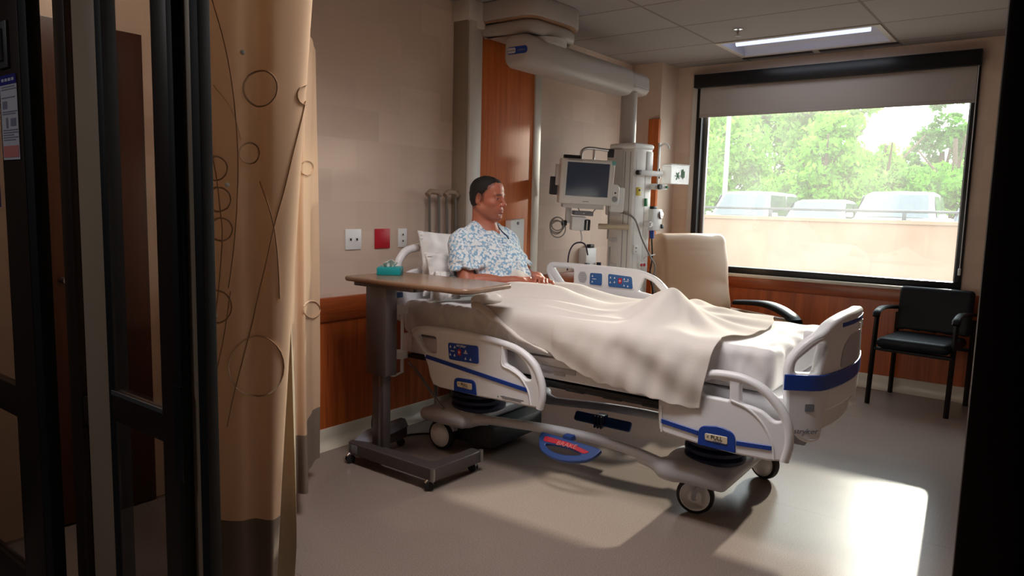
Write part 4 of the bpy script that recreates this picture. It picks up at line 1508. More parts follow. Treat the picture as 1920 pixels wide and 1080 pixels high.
brow = headm * (f_ > .06) * np.exp(-((u_ - (.019 - .10 * np.maximum(np.abs(r_) - .035, 0))) / .0052) ** 4 - ((np.abs(r_) - .029) / .021) ** 6)
tint(brow * .85, (34, 22, 18))
eye = headm * (f_ > .074) * np.exp(-((u_ + .0035) / .0046) ** 6 - ((np.abs(r_) - .031) / .0105) ** 6)
tint(eye * .9, (158, 142, 134))
iris = headm * (f_ > .078) * np.exp(-((u_ + .0035) / .0055) ** 6 - ((np.abs(r_) - .031) / .0055) ** 6)
tint(iris, (36, 26, 22))
ca_ = body.data.color_attributes.new('skin_tone', 'FLOAT_COLOR', 'POINT')
buf = np.ones((len(body.data.vertices), 4), np.float32)
if len(buf) == len(cols):
    buf[:, :3] = cols
else:
    buf[:, :3] = skin
ca_.data.foreach_set('color', buf.ravel())

# hair: close cropped cap
F_ = Field(HC - .15, HC + .15, .003)
F_.ell(hp(-.015, 0, .042), (.0957, .0757, .0794), HM, k=.02)
F_.ell(hp(.036, 0, .048), (.0524, .0604, .0526), HM, k=.03)
F_.ell(hp(-.035, 0, -.010), (.0712, .0662, .067), HM, k=.03)
def hair_cut(X, Y, Z):
    x, y, z = X - HC[0], Y - HC[1], Z - HC[2]
    f = HM[0, 0] * x + HM[0, 1] * y + HM[0, 2] * z
    r = HM[1, 0] * x + HM[1, 1] * y + HM[1, 2] * z
    u = HM[2, 0] * x + HM[2, 1] * y + HM[2, 2] * z
    line = np.interp(f, [-.12, -.045, -.03, -.022, .0, .012, .022, .045, .066, .09], [-.062, -.058, -.030, .022, .015, -.022, .030, .052, .082, .095])
    line = line + .012 * (np.abs(r) / .05) ** 2 * (f > .04) - .010 * np.exp(-(r / .02) ** 2) * (f > .05)
    line = line + .0035 * np.sin(f * 420 + r * 260) * np.sin(r * 330 + 1) + .002 * np.sin(f * 900)
    return -(u - line) * .75
fcut = lambda X, Y, Z: hair_cut(X, Y, Z)
s_, X_, Y_, Z_ = F_.block(F_.lo, F_.lo + F_.h * (F_.n - 1))
F_.f = np.maximum(F_.f, hair_cut(X_, Y_, Z_).astype(np.float32))
F_.displace(lambda X, Y, Z: .0012 * waves((X, Y, Z), 3, 8, 150, 400))
field_object(F_, 'hair', M['hair'], man, relax=1)

# gown
F_ = Field((2.82, 2.33, .84), (3.66, 2.82, 1.28), .0045)
F_.ell((3.225, 2.51, .925), (.195, .140, .10), k=.05)
F_.ell((3.215, 2.545, 1.00), (.182, .138, .13), k=.06)
F_.ell((3.205, 2.60, 1.085), (.198, .130, .132), k=.06)
F_.cap((3.03, 2.645, 1.150), (3.345, 2.622, 1.150), .070, k=.05)
F_.cap((3.06, 2.648, 1.170), (3.17, 2.658, 1.225), .048, .056, k=.04)
F_.cap((3.36, 2.625, 1.170), (3.23, 2.648, 1.225), .048, .056, k=.04)
def sleeve(p0, p1, r0, r1, ext):
    p0 = np.array(p0); p1 = np.array(p1); ax = p1 - p0; L = np.linalg.norm(ax); ax = ax / L
    pe = p1 + ax * .1
    def fn(X, Y, Z):
        x, y, z = X - p0[0], Y - p0[1], Z - p0[2]
        t = x * ax[0] + y * ax[1] + z * ax[2]
        tt = np.clip(t, 0, L + .1)
        d = np.sqrt((x - tt * ax[0]) ** 2 + (y - tt * ax[1]) ** 2 + (z - tt * ax[2]) ** 2) - (r0 + (r1 - r0) * np.clip(tt / L, 0, 1))
        return np.maximum(d, (t - L) * .9)
    F_.union(fn, np.minimum(p0, pe) - .12, np.maximum(p0, pe) + .12, .035)
sleeve((3.0, 2.645, 1.135), (2.962, 2.582, .985), .072, .083, 0)
sleeve((3.365, 2.615, 1.135), (3.396, 2.518, .985), .068, .072, 0)
# V neck
F_.ell(hp(-.03, 0, -.135), (.064, .066, .060), k=.008, op='s')
F_.cap(hp(.02, 0, -.12), (3.208, 2.475, 1.178), .052, .010, k=.008, op='s')
def gwr(X, Y, Z):
    diag = np.sin((X * .8 + Y * .3 - Z * .9) * 62 + 2.2 * np.sin(Z * 24 + X * 10)) * .6 + np.sin((X * .5 - Y * .6 + Z * .8) * 88 + 1.5 * np.sin(X * 30)) * .35
    low = smooth01(1.2, 1.0, Z)
    return .0085 * diag * (.40 + .60 * low) + .004 * waves((X, Y, Z), 21, 6, 40, 110)
F_.displace(gwr)
# sleeves are hollow at the hem
F_.cap((2.975, 2.60, 1.02), (2.948, 2.555, .93), .052, .066, k=.006, op='s')
F_.cap((3.39, 2.545, 1.02), (3.412, 2.485, .93), .050, .060, k=.006, op='s')
gown, gv, gq = field_object(F_, 'gown', M['gown'], man)
# dark piping on the collar of the far side
b = B().tube(spline([hp(.005, -.062, -.125), (3.245, 2.555, 1.215), (3.232, 2.505, 1.188), (3.214, 2.474, 1.172)], 6), .0035, 8)
b.emit('collar_piping', mat('navy collar piping', (30, 38, 66), .7), man)
# ------------------------------------------------------------------ millwork behind the bed
YF = 3.07
b = B(); b.box((3.515, YF + .004, 0), (3.55, YH, 2.50), .003); structure(b.emit('trim_10', M['beige_trim']))
b = B(); b.box((3.535, YF - .012, 0), (3.655, YF + .03, 2.50), .006); structure(b.emit('trim_11', M['white_trim']))
b = B(); b.box((3.655, YF, 0), (4.245, YF + .03, 2.62), .001); structure(b.emit('trim_12', M['orange_wood']))
b = B(); b.box((4.245, YF - .012, 0), (4.325, YF + .03, 2.50), .006); b.box((4.30, YF + .03, 0), (4.325, YH, 2.50)); structure(b.emit('trim_13', M['white_trim']))
b = B(); b.box((3.495, YF - .03, 2.50), (3.60, YH, 2.62), .006); b.box((3.59, YF - .036, 2.46), (3.67, YF + .02, 2.62), .008); structure(b.emit('trim_14', M['white_trim']))
b = B(); b.box((3.55, YF + .03, 0), (4.30, YH, 2.62)); structure(b.emit('wall_headboard_chase', M['beige_trim'], smooth=0))
b = B().box((5.846, 2.885, .80), (5.884, 2.985, 2.135), .003); structure(b.emit('trim_15', M['orange_wood']))

# ------------------------------------------------------------------ ceiling boom
cb = thing('ceiling_boom', 'off-white ceiling boom, rounded housing with long tubular arm over the bed head', 'medical boom', (3.9, 2.8, 2.2))
ol = lambda g: rpoly([(3.62 - g, 3.055), (3.62 - g, 2.64 - g), (4.20 + g, 2.60 - g), (4.20 + g, 3.055)], [.002, .10, .22, .002], 10)
B().plate([ol(0)], .115, (0, 0, 2.561), (1, 0, 0), (0, 1, 0), .006, 2).emit('upper_housing', M['boom'], cb)
B().plate([ol(-.012)], .012, (0, 0, 2.499), (1, 0, 0), (0, 1, 0)).emit('seam', mat('tan sealing strip', (168, 132, 104), .6), cb)
B().plate([ol(-.02)], .085, (0, 0, 2.45), (1, 0, 0), (0, 1, 0), .03, 4).emit('lower_housing', M['boom'], cb)
ya, za = 2.75, 2.295
def arm_ring(x, h, w, zc):
    return [(x, ya + .5 * w * math.copysign(abs(math.cos(a)) ** .62, math.cos(a)), zc + .5 * h * math.copysign(abs(math.sin(a)) ** .62, math.sin(a))) for a in [2 * PI * k / 36 for k in range(36)]]
b = B().grid([arm_ring(x, h, w, za) for x, h, w in ((3.60, .13, .13), (3.603, .165, .165), (3.615, .19, .19), (3.64, .205, .205), (4.92, .200, .200), (4.925, .194, .194))], closed_v=True)
b.add(arm_ring(3.60, .13, .13, za), [tuple(range(36))])
am = b.emit('arm', M['boom'], cb, 50)
b = B().grid([arm_ring(x, h, w, za + .012) for x, h, w in ((4.925, .165, .175), (4.93, .170, .18), (5.20, .165, .175), (5.225, .14, .15), (5.23, .10, .11))], closed_v=True); b.add(arm_ring(5.23, .10, .11, za + .012), [tuple(range(36))])
e = b.emit('arm_end', M['boom'], am, 50)
b = B()
for k in range(2):
    b.box((4.96, ya - .0925, za - .02 - .016 * k), (5.19, ya - .086, za - .014 - .016 * k), .001)
b.emit('vent_slots', M['equip_grey'], am)
b = B().plate([rrect(2.665 + .0, za - .022, 2.815, za + .022, .018)], .004, (3.5995, 0, 0), (0, 1, 0), (0, 0, 1)); b.emit('brand_plate', M['blue'], am)
b = B().plate([rrect(2.752, za - .016, 2.812, za + .016, .010)], .003, (3.5975, 0, 0), (0, 1, 0), (0, 0, 1)); b.emit('brand_plate_white', M['paper'], am)
b = B().text('stryker', .02, (3.595, 2.783, za), (0, -1, 0), (0, 0, 1), .001, shear=.2); b.text('medical', .018, (3.5972, 2.708, za), (0, -1, 0), (0, 0, 1), .001); b.emit('brand_lettering', M['ink_grey'], am, smooth=0)
b = B().lathe([(.15, 2.405), (.15, 2.37), (.12, 2.37)], (3.90, 2.76, 0), seg=36); b.emit('pivot', M['equip_grey'], cb)
b = B().cyl((5.02, 2.735, 2.23), (5.02, 2.735, 1.83), .062, seg=36); b.emit('drop_tube', M['boom'], cb, 50)

# service head hanging from the boom, turned a little
SH = (5.03, 2.70, .55)
sh = thing('medical_service_head', 'off-white medical service column hanging from the ceiling boom, with sockets', 'medical column', SH, math.radians(-11))
cx, cy = SH[0], SH[1]
b = B().box((cx - .115, cy - .115, .55), (cx + .115, cy + .115, 1.82), .012); b.emit('housing', M['equip'], sh)
b = B().box((cx - .125, cy - .125, 1.80), (cx + .125, cy + .125, 1.845), .02, 3); b.emit('top_cap', M['white'], sh)
b = B().box((cx - .145, cy - .02, 1.30), (cx - .11, cy + .125, 1.80), .014); b.emit('side_cover', M['equip_grey'], sh)
b = B()
for xx in (-.075, .035):
    b.box((cx + xx - .003, cy - .1165, .56), (cx + xx + .003, cy - .114, 1.78))
b.emit('panel_joint', M['equip_grey'], sh, smooth=0)
b = B().box((cx - .1165, cy - .04, .56), (cx - .114, cy - .034, 1.78)); b.box((cx - .1165, cy - .09, .56), (cx - .114, cy - .084, 1.78)); b.emit('rail_slot', M['grey_plastic'], sh, smooth=0)
def on_front(x, z, w, h, m, name, d=.012, bev=.003):
    return B().box((cx + x - w / 2, cy - .115 - d, z - h / 2), (cx + x + w / 2, cy - .114, z + h / 2), bev).emit(name, m, sh)
y_ = on_front(-.045, 1.485, .042, .062, M['yellow'], 'yellow_outlet')
B().cyl((cx - .045, cy - .127, 1.495), (cx - .045, cy - .131, 1.495), .008, seg=12).emit('port', M['ink'], y_)
g_ = on_front(.045, 1.405, .026, .06, M['green'], 'green_outlet', .016)
w_ = on_front(-.055, 1.045, .042, .066, M['white'], 'white_socket')
b = B().box((cx - .062, cy - .1285, 1.052), (cx - .058, cy - .1265, 1.064)); b.box((cx - .052, cy - .1285, 1.052), (cx - .048, cy - .1265, 1.064)); b.cyl((cx - .055, cy - .1265, 1.03), (cx - .055, cy - .1285, 1.03), .004, seg=10); b.emit('socket_holes', M['ink'], w_, smooth=0)
r_ = on_front(.035, .925, .075, .04, M['white'], 'gas_panel')
B().cyl((cx + .018, cy - .127, .925), (cx + .018, cy - .133, .925), .012, seg=14).emit('red_port', M['red'], r_); B().cyl((cx + .052, cy - .127, .925), (cx + .052, cy - .133, .925), .012, seg=14).emit('red_port', M['red'], r_)
# upper white door flap
b = B().box((cx + .04, cy - .122, 1.60), (cx + .112, cy - .113, 1.79), .004); b.emit('door_flap', M['white'], sh)
# accessory rails and clamps reaching to the right
b = B().box((cx - .07, cy - .155, 1.605), (cx + .20, cy - .125, 1.645), .005); ar = b.emit('accessory_rail', M['white'], sh)
b = B().cyl((cx - .075, cy - .14, 1.625), (cx - .095, cy - .14, 1.625), .018, seg=14); b.emit('end_knob', M['black'], ar)
b = B().cyl((cx + .17, cy - .14, 1.59), (cx + .17, cy - .14, 1.665), .012, seg=12); b.emit('clamp_knob', M['chrome'], ar)
b = B().box((cx + .09, cy - .15, 1.505), (cx + .27, cy - .12, 1.55), .006); ar2 = b.emit('accessory_rail', M['white'], sh)
b = B().cyl((cx + .155, cy - .155, 1.527), (cx + .155, cy - .175, 1.527), .02, seg=14); b.emit('clamp_knob', M['black'], ar2)
b = B().cyl((cx + .255, cy - .152, 1.527), (cx + .255, cy - .165, 1.527), .01, seg=12); b.emit('clamp_knob', M['green'], ar2)
# regulator box with black knobs
b = B().box((cx + .09, cy - .16, 1.19), (cx + .21, cy - .075, 1.355), .008); rg = b.emit('regulator_box', M['white'], sh)
b = B().box((cx + .12, cy - .14, 1.352), (cx + .165, cy - .10, 1.378), .004); b.emit('regulator_knob', M['black'], rg)
b = B().box((cx + .195, cy - .168, 1.205), (cx + .225, cy - .13, 1.24), .004); b.emit('regulator_knob', M['black'], rg)
b = B().lathe([(.03, 0), (.032, .006), (.02, .01)], (cx + .185, cy - .16, 1.31), (0, -1, 0), 20); b.emit('gauge', M['chrome'], rg)
b = B().cyl((cx + .06, cy - .115, 1.24), (cx + .06, cy - .165, 1.24), .022, seg=18); b.cyl((cx + .06, cy - .165, 1.24), (cx + .06, cy - .18, 1.24), .014, seg=14); b.emit('gas_adapter', M['white'], sh)
b = B().cyl((cx + .115, cy - .14, 1.19), (cx + .115, cy - .14, 1.13), .018, seg=14); b.emit('blue_connector', M['blue'], sh)
b = B().tube(spline([(cx + .115, cy - .14, 1.13), (cx + .118, cy - .15, .98), (cx + .10, cy - .15, .85), (cx + .13, cy - .155, .75), (cx + .15, cy - .15, .66)], 6), .006, 8); b.emit('dark_hose', M['cord'], sh)
b = B().tube(spline([(cx - .145, cy - .03, 1.33), (cx - .12, cy - .15, 1.28), (cx - .03, cy - .16, 1.13), (cx + .07, cy - .17, .99), (cx + .13, cy - .17, .92), (cx + .14, cy - .16, .80), (cx + .17, cy - .16, .62)], 8), .0075, 8); b.emit('grey_hose', M['grey_cord'], sh)
b = B().tube(spline([(cx + .03, cy - .13, .97), (cx + .05, cy - .16, 1.0), (cx + .10, cy - .16, 1.0), (cx + .15, cy - .15, 1.005)], 6), .004, 8); b.emit('white_cable', M['white'], sh)
b = B().cyl((cx + .165, cy - .15, .72), (cx + .178, cy - .155, .62), .012, seg=12); b.emit('green_fitting', M['green'], sh)
# side shelf bar and rods on the left
b = B().tube(spline([(cx - .12, cy - .10, 1.215), (cx - .16, cy - .06, 1.215), (cx - .22, cy + .02, 1.215), (cx - .26, cy + .08, 1.215)], 5), .021, 10); b.emit('handle_bar', M['cream'], sh)
b = B().cyl((cx - .205, cy + .03, 1.12), (cx - .205, cy + .03, 1.46), .007, seg=10); b.emit('side_rod', M['steel'], sh)
b = B().cyl((cx - .19, cy + .02, .80), (cx - .19, cy + .02, 1.06), .007, seg=10); b.emit('side_rod', M['steel'], sh)
b = B().box((cx - .19, cy + .01, 1.10), (cx - .11, cy + .03, 1.13), .003); b.box((cx - .19, cy + .005, .90), (cx - .11, cy + .025, .93), .003); b.emit('rod_bracket', M['equip_grey'], sh)

# clear basket held on the rail
t = NT('clear plastic'); tr = t.n('ShaderNodeBsdfTransparent'); tr.inputs[0].default_value = (.95, .95, .95, 1)
gl = t.n('ShaderNodeBsdfGlossy'); gl.inputs['Roughness'].default_value = .08; df = t.n('ShaderNodeBsdfDiffuse'); df.inputs[0].default_value = (.85, .85, .85, 1)
m1 = t.n('ShaderNodeMixShader'); m1.inputs[0].default_value = .16; t.l(tr.outputs[0], m1.inputs[1]); t.l(df.outputs[0], m1.inputs[2])
m2 = t.n('ShaderNodeMixShader'); m2.inputs[0].default_value = .10; t.l(m1.outputs[0], m2.inputs[1]); t.l(gl.outputs[0], m2.inputs[2]); t.l(m2.outputs[0], t.out.inputs[0])
M['clear'] = t.m
kx, ky, kz = 5.345, 2.475, 1.555
kb = thing('supply_basket', 'clear plastic basket with green print held beside the service column', 'basket', (kx, ky, kz), math.radians(-16))
b = B()
b.box((kx - .10, ky - .045, kz), (kx + .10, ky + .045, kz + .004)); b.box((kx - .105, ky - .048, kz), (kx + .105, ky - .045, kz + .145)); b.box((kx - .105, ky + .045, kz), (kx + .105, ky + .048, kz + .145))
b.box((kx - .105, ky - .045, kz), (kx - .102, ky + .045, kz + .145)); b.box((kx + .102, ky - .045, kz), (kx + .105, ky + .045, kz + .145))
b.emit('basket_body', M['clear'], kb, smooth=0)
b = B().tube([(kx - .106, ky - .049, kz + .147), (kx + .106, ky - .049, kz + .147), (kx + .106, ky + .049, kz + .147), (kx - .106, ky + .049, kz + .147)], .004, 8, closed=True); b.emit('basket_rim', M['white'], kb)
b = B()
for x0, z0, x1, z1 in ((-.045, .03, -.015, .09), (-.045, .085, -.01, .04), (-.06, .06, .0, .062), (.015, .05, .017, .11), (.03, .04, .032, .115), (.022, .08, .04, .082), (.045, .05, .047, .10)):
    b.tube([(kx + x0, ky - .0495, kz + z0), (kx + x1, ky - .0495, kz + z1)], .0035, 6)
b.emit('green_print', M['green'], kb)
# hook on the column return above the basket
t_ = thing('wall_hook', 'small white hook rail on the orange corner board beside the basket', 'hook', (5.83, 2.87, 1.55))
b = B().box((5.850, 2.868, 1.55), (5.874, 2.884, 1.93), .003); b.emit('back_strip', M['white'], t_)
b = B().tube(spline([(5.86, 2.868, 1.90), (5.87, 2.835, 1.92), (5.89, 2.81, 1.91), (5.895, 2.80, 1.88)], 6), .008, 8); b.emit('hook', M['white'], t_)

# ------------------------------------------------------------------ patient monitor on its arm
MX, MY, MZ = 4.46, 2.74, 1.53
pm = thing('patient_monitor', 'white patient monitor with dark blank screen on an arm beside the column', 'monitor', (MX, MY, 1.36), 0)
mn = math.radians(-137)                                # the screen looks this way
nv3 = V((math.cos(mn), math.sin(mn), -.05)).normalized()
rt = V((-math.sin(mn), math.cos(mn), 0)).normalized()  # right seen from the front
up = rt.cross(nv3) * -1
up = nv3.cross(rt)
if up.z < 0:
    up = -up
roll = math.radians(-2.0)
rt, up = rt * math.cos(roll) + up * math.sin(roll), up * math.cos(roll) - rt * math.sin(roll)
def mp(x, y, z):
    return V((MX, MY, MZ)) + rt * x + up * y + nv3 * z
def mbox(x0, y0, z0, x1, y1, z1, bev=.004):
    b = B().box((x0, y0, z0), (x1, y1, z1), bev)
    b.v = [tuple(mp(*p)) for p in b.v]
    return b
hd = mbox(-.195, -.155, -.10, .195, .165, 0, .012).emit('monitor_housing', M['equip'], pm)
mbox(-.150, -.095, -.002, .155, .140, .003, .002).emit('screen', M['screen'], hd)
b = mbox(-.165, -.110, -.001, .170, -.097, .004, .001); b.m = 0
for q in ((-.165, .142, .170, .152), (-.165, -.097, -.153, .142), (.158, -.097, .170, .142)):
    b2 = mbox(q[0], q[1], -.001, q[2], q[3], .004, .001); b.add(b2.v, b2.f)
b.emit('screen_bezel', M['white'], hd)
mbox(.168, .135, -.002, .198, .165, .003, .002).emit('corner_sticker', M['teal_label'], hd)
b = B().plate([rrect(-.06, -.06, .035, .09, .03)], .06, (0, 0, 0), (1, 0, 0), (0, 1, 0), .008); b.v = [tuple(mp(p[0] + .21, p[1] - .09, p[2] - .04)) for p in b.v]; b.emit('control_pod', M['white'], hd)
b = B().lathe([(.020, 0), (.018, .012), (.008, .014)], (0, 0, 0), (0, 0, 1), 20); b.v = [tuple(mp(p[0] + .212, p[1] - .105, p[2] - .01)) for p in b.v]; b.emit('control_knob', M['grey_plastic'], hd)
b = B().lathe([(.007, 0), (.006, .004)], (0, 0, 0), (0, 0, 1), 12); b.v = [tuple(mp(p[0] + .214, p[1] - .06, p[2] - .01)) for p in b.v]; b.emit('control_button', M['ink'], hd)
b = B().text('monitor', .014, (0, 0, 0), (1, 0, 0), (0, 1, 0), .001); b = B()
for k in range(7):
    b.box((-.02 + .006 * k, -.137, .0), (-.0165 + .006 * k, -.130, .001))
b.v = [tuple(mp(*p)) for p in b.v]; b.emit('maker_mark', M['ink_grey'], hd, smooth=0)
b = B()
for k in range(9):
    b.box((-.15 + .012 * k, .154, .0), (-.142 + .012 * k, .158, .001))
b.v = [tuple(mp(*p)) for p in b.v]; b.emit('model_print', M['ink_grey'], hd, smooth=0)
mbox(-.16, -.185, -.10, .14, -.153, -.012, .006).emit('lower_tray', M['equip_grey'], hd)
mbox(-.245, -.10, -.16, -.20, .03, -.06, .006).emit('side_module', M['ink'], pm)
mbox(-.22, -.03, -.10, -.19, .12, -.05, .004).emit('side_module', M['equip_grey'], pm)
mbox(-.17, .165, -.09, -.06, .19, -.03, .004).emit('top_recorder', M['black'], pm)
# arch handle and link to the column
b = B().tube(spline([mp(-.045, .16, -.06), mp(-.045, .215, -.06), mp(-.02, .24, -.06), mp(.03, .246, -.06), mp(.16, .238, -.06)], 6), .011, 10); b.emit('arch_handle', M['chrome'], pm)
b = B().cyl(mp(.045, .16, -.06), mp(.045, .24, -.06), .009, seg=12); b.emit('arch_post', M['chrome'], pm)
b = mbox(.15, .19, -.09, .19, .25, -.04, .005); b.emit('arch_clamp', M['ink'], pm)
b = B().tube([mp(0, 0, -.10), mp(.02, 0, -.17), V((4.78, 2.75, 1.50)), V((4.855, 2.74, 1.50))], .028, 12); b.emit('swing_arm', M['equip'], pm)
b = mbox(.20, -.20, -.12, .30, -.02, -.07, .01); b.emit('arm_cover', M['white'], pm)
# things hanging under the monitor
b = mbox(-.12, -.30, -.12, -.08, -.18, -.08, .004); b.emit('drop_post', M['equip_grey'], pm)
mbox(-.075, -.235, -.10, .065, -.205, .0, .004).emit('module_tray', M['ink_grey'], pm)
b = B().lathe([(.006, 0), (.005, .004)], (0, 0, 0), (0, 0, 1), 12); b.v = [tuple(mp(p[0] - .005, p[1] - .22, p[2] + .0)) for p in b.v]; b.emit('tray_screw', M['white'], pm)
md = mbox(-.085, -.345, -.10, .02, -.245, -.01, .006).emit('printer_module', M['white'], pm)
mbox(.005, -.340, -.06, .05, -.262, -.004, .006).emit('printer_slot', M['black'], md)
mbox(.022, -.335, -.006, .028, -.268, -.001, .001).emit('printer_strip', M['white'], md)
b = B()
for k, (r, dx, dy) in enumerate(((.052, 0, 0), (.046, -.006, -.016), (.055, .006, -.030), (.044, .0, .008))):
    pts = [mp(-.185 + dx + r * math.cos(a), -.315 + dy + r * 1.08 * math.sin(a), -.05 + .006 * k) for a in [2 * PI * i / 28 for i in range(28)]]
    b.tube(pts, .0042, 6, closed=True)
b.emit('coiled_cable', M['grey_cord'], pm)
mbox(-.155, -.318, -.07, -.115, -.278, -.03, .010).emit('cable_hook', M['black'], pm)
b = B().tube(spline([mp(-.05, -.18, -.02), mp(-.02, -.22, .0), mp(.04, -.222, .0), mp(.085, -.18, -.02)], 8), .004, 8); b.emit('looped_cable', M['grey_cord'], pm)
b = B().tube(spline([mp(-.01, -.345, -.04), mp(0, -.40, -.03), mp(-.005, -.43, -.03)], 5), .006, 8); b.emit('hose_drop', M['equip_grey'], pm)
b = B().tube(spline([mp(-.09, -.64, -.02), mp(-.088, -.52, -.02), mp(-.06, -.45, -.02), mp(-.01, -.43, -.02), mp(.03, -.45, -.02), mp(.052, -.52, -.02)], 8), .0055, 8); b.emit('cuff_cable', mat('dark violet cable', (52, 40, 70), .5), pm)

# suction regulator on the wall
sr = thing('suction_regulator', 'white wall regulator with black knobs left of the service column', 'regulator', (5.16, YH - .06, .90))
b = B().box((5.09, YH - .075, .86), (5.25, YH - .0005, 1.02), .006); b.emit('regulator_body', M['white'], sr)
b = B().box((5.18, YH - .06, 1.02), (5.24, YH - .02, 1.05), .004); b.emit('regulator_knob', M['black'], sr)
b = B().box((5.07, YH - .10, .845), (5.115, YH - .07, .90), .004); b.emit('regulator_knob', M['black'], sr)
b = B().lathe([(.034, 0), (.034, .012), (.02, .02)], (5.30, YH - .0005, .955), (0, -1, 0), 22); b.emit('gauge', M['chrome'], sr)
b = B().box((5.29, YH - .03, .86), (5.31, YH - .0005, .92), .003); b.emit('outlet_adapter', M['white'], sr)
b = B().cyl((5.255, YH - .10, .80), (5.255, YH - .10, .90), .02, seg=14); b.emit('flow_bottle', M['navy'], sr)

# ------------------------------------------------------------------ wall plates
def plate_thing(name, label, cat, x0, x1, z0, z1, m, yw=YH, grp=None):
    o = thing(name, label, cat, ((x0 + x1) / 2, yw, z0), 0, grp)
    B().box((x0, yw - .007, z0), (x1, yw - .0004, z1), .0025).emit('cover_plate', m, o)
    return o
o = plate_thing('wall_socket', 'white double socket plate on wall, left of the red plate', 'wall socket', 2.640, 2.755, 1.088, 1.203, M['white'])
for xx in (2.675, 2.72):
    B().cyl((xx, YH - .007, 1.145), (xx, YH - .010, 1.145), .014, seg=16).emit('socket_face', M['equip'], o)
    B().box((xx - .006, YH - .0112, 1.138), (xx + .006, YH - .0095, 1.152)).emit('socket_slot', M['ink'], o, smooth=0)
o = plate_thing('wall_socket', 'red blank wall plate between two white plates', 'wall plate', 2.858, 2.975, 1.088, 1.203, M['red'])
for zz in (1.10, 1.19):
    B().cyl((2.916, YH - .007, zz), (2.916, YH - .0085, zz), .004, seg=10).emit('plate_screw', M['red'], o)
o = plate_thing('wall_socket', 'narrow white socket plate on wall, right of the red plate', 'wall socket', 3.042, 3.114, 1.090, 1.203, M['white'])
for zz in (1.128, 1.166):
    B().cyl((3.078, YH - .007, zz), (3.078, YH - .010, zz), .012, seg=16).emit('socket_face', M['equip'], o)
    B().box((3.073, YH - .0112, zz - .005), (3.083, YH - .0095, zz + .005)).emit('socket_slot', M['ink'], o, smooth=0)
o = thing('wall_dispenser', 'white box with one dark button on the wood panel behind the man', 'wall device', (4.02, YF, 1.0))
B().plate([rpoly([(3.94, 1.0), (3.94, 1.255), (4.098, 1.268), (4.098, 1.0)], .012)], .05, (0, YF - .027, 0), (1, 0, 0), (0, 0, 1), .006).emit('dispenser_body', M['white'], o)
B().cyl((4.02, YF - .052, 1.235), (4.02, YF - .056, 1.235), .011, seg=16).emit('dispenser_button', M['ink_grey'], o)

# ------------------------------------------------------------------ crutches
def crutch(x, dx, label):
    c = thing('crutch', label, 'crutch', (x, 3.06, 0), 0, 'pair of crutches')
    top, bot = V((x + dx, 3.115, 1.43)), V((x, 3.06, 0))
    def at(t, s):
        return bot + (top - bot) * t + V((s, 0, 0))
    for s in (-.042, .042):
        B().tube([at(.40, s * .25), at(.55, s), at(.985, s)], .009, 8).emit('upright', M['steel'], c)
    B().tube([at(.01, 0), at(.47, 0)], .011, 8).emit('lower_tube', M['steel'], c)
    B().tube([at(.0, 0), at(.03, 0)], .017, 10).emit('rubber_foot', M['tyre'], c)
    B().tube([at(.985, -.06), at(1.0, -.03), at(1.0, .03), at(.985, .06)], .017, 10).emit('arm_pad', M['crutch_pad'], c)
    B().tube([at(.74, -.042), at(.74, .042)], .013, 10).emit('hand_grip', M['crutch_pad'], c)
    return c
crutch(3.265, .015, 'aluminium crutch against the wall, nearer the socket plates')
crutch(3.437, .0, 'aluminium crutch against the wall, nearer the white corner trim')

# ------------------------------------------------------------------ bottle holder on the bed head
bh = thing('bottle_holder', 'white wire bottle holder hooked on the bed head', 'bottle holder', (2.745, 2.868, .413))
hx, hy = 2.835, 3.03 - .06
hx, hy = 2.745, 2.868
for z_ in (.773, .526):
    b = B()
    P = [[(hx + (.055 + d) * math.cos(a), hy + (.055 + d) * math.sin(a), z_ + dz) for d, dz in ((-.0015, -.016), (.0015, -.016), (.0015, .016), (-.0015, .016))] for a in [2 * PI * k / 32 for k in range(32)]]
    b.grid(P, True, True).emit('hoop', M['white'], bh)
for a in (math.radians(200), math.radians(20)):
    x_, y_ = hx + .057 * math.cos(a), hy + .057 * math.sin(a)
    B().cbox((x_, y_, .604), (.004, .020, .385), .001, rz=a).emit('strap', M['white'], bh)
B().cbox((hx, hy, .413), (.115, .020, .004), .001, rz=math.radians(20)).emit('bottom_strap', M['white'], bh)
B().tube([(hx + .03, hy + .045, .785), (hx + .06, hy + .085, .80), (hx + .063, hy + .088, .76)], .005, 8).emit('hanger_hook', M['white'], bh)
b = B().tube(spline([(2.84, 2.86, .47), (2.835, 2.78, .42), (2.835, 2.66, .31), (2.84, 2.60, .255)], 6), .008, 8)
b.emit('sheathed_cable', M['steel'], bed)
b = B().tube(spline([(2.80, 3.06, .52), (2.79, 3.075, .40), (2.77, 3.07, .22), (2.725, 3.05, .10), (2.735, 3.03, .03), (2.80, 2.99, .009), (2.95, 2.93, .008), (3.05, 2.84, .008)], 8), .006, 8)
o = b.emit('black_cable', M['cord']); tag(o, 'black power cord hanging behind the overbed table down to the floor', 'cable')

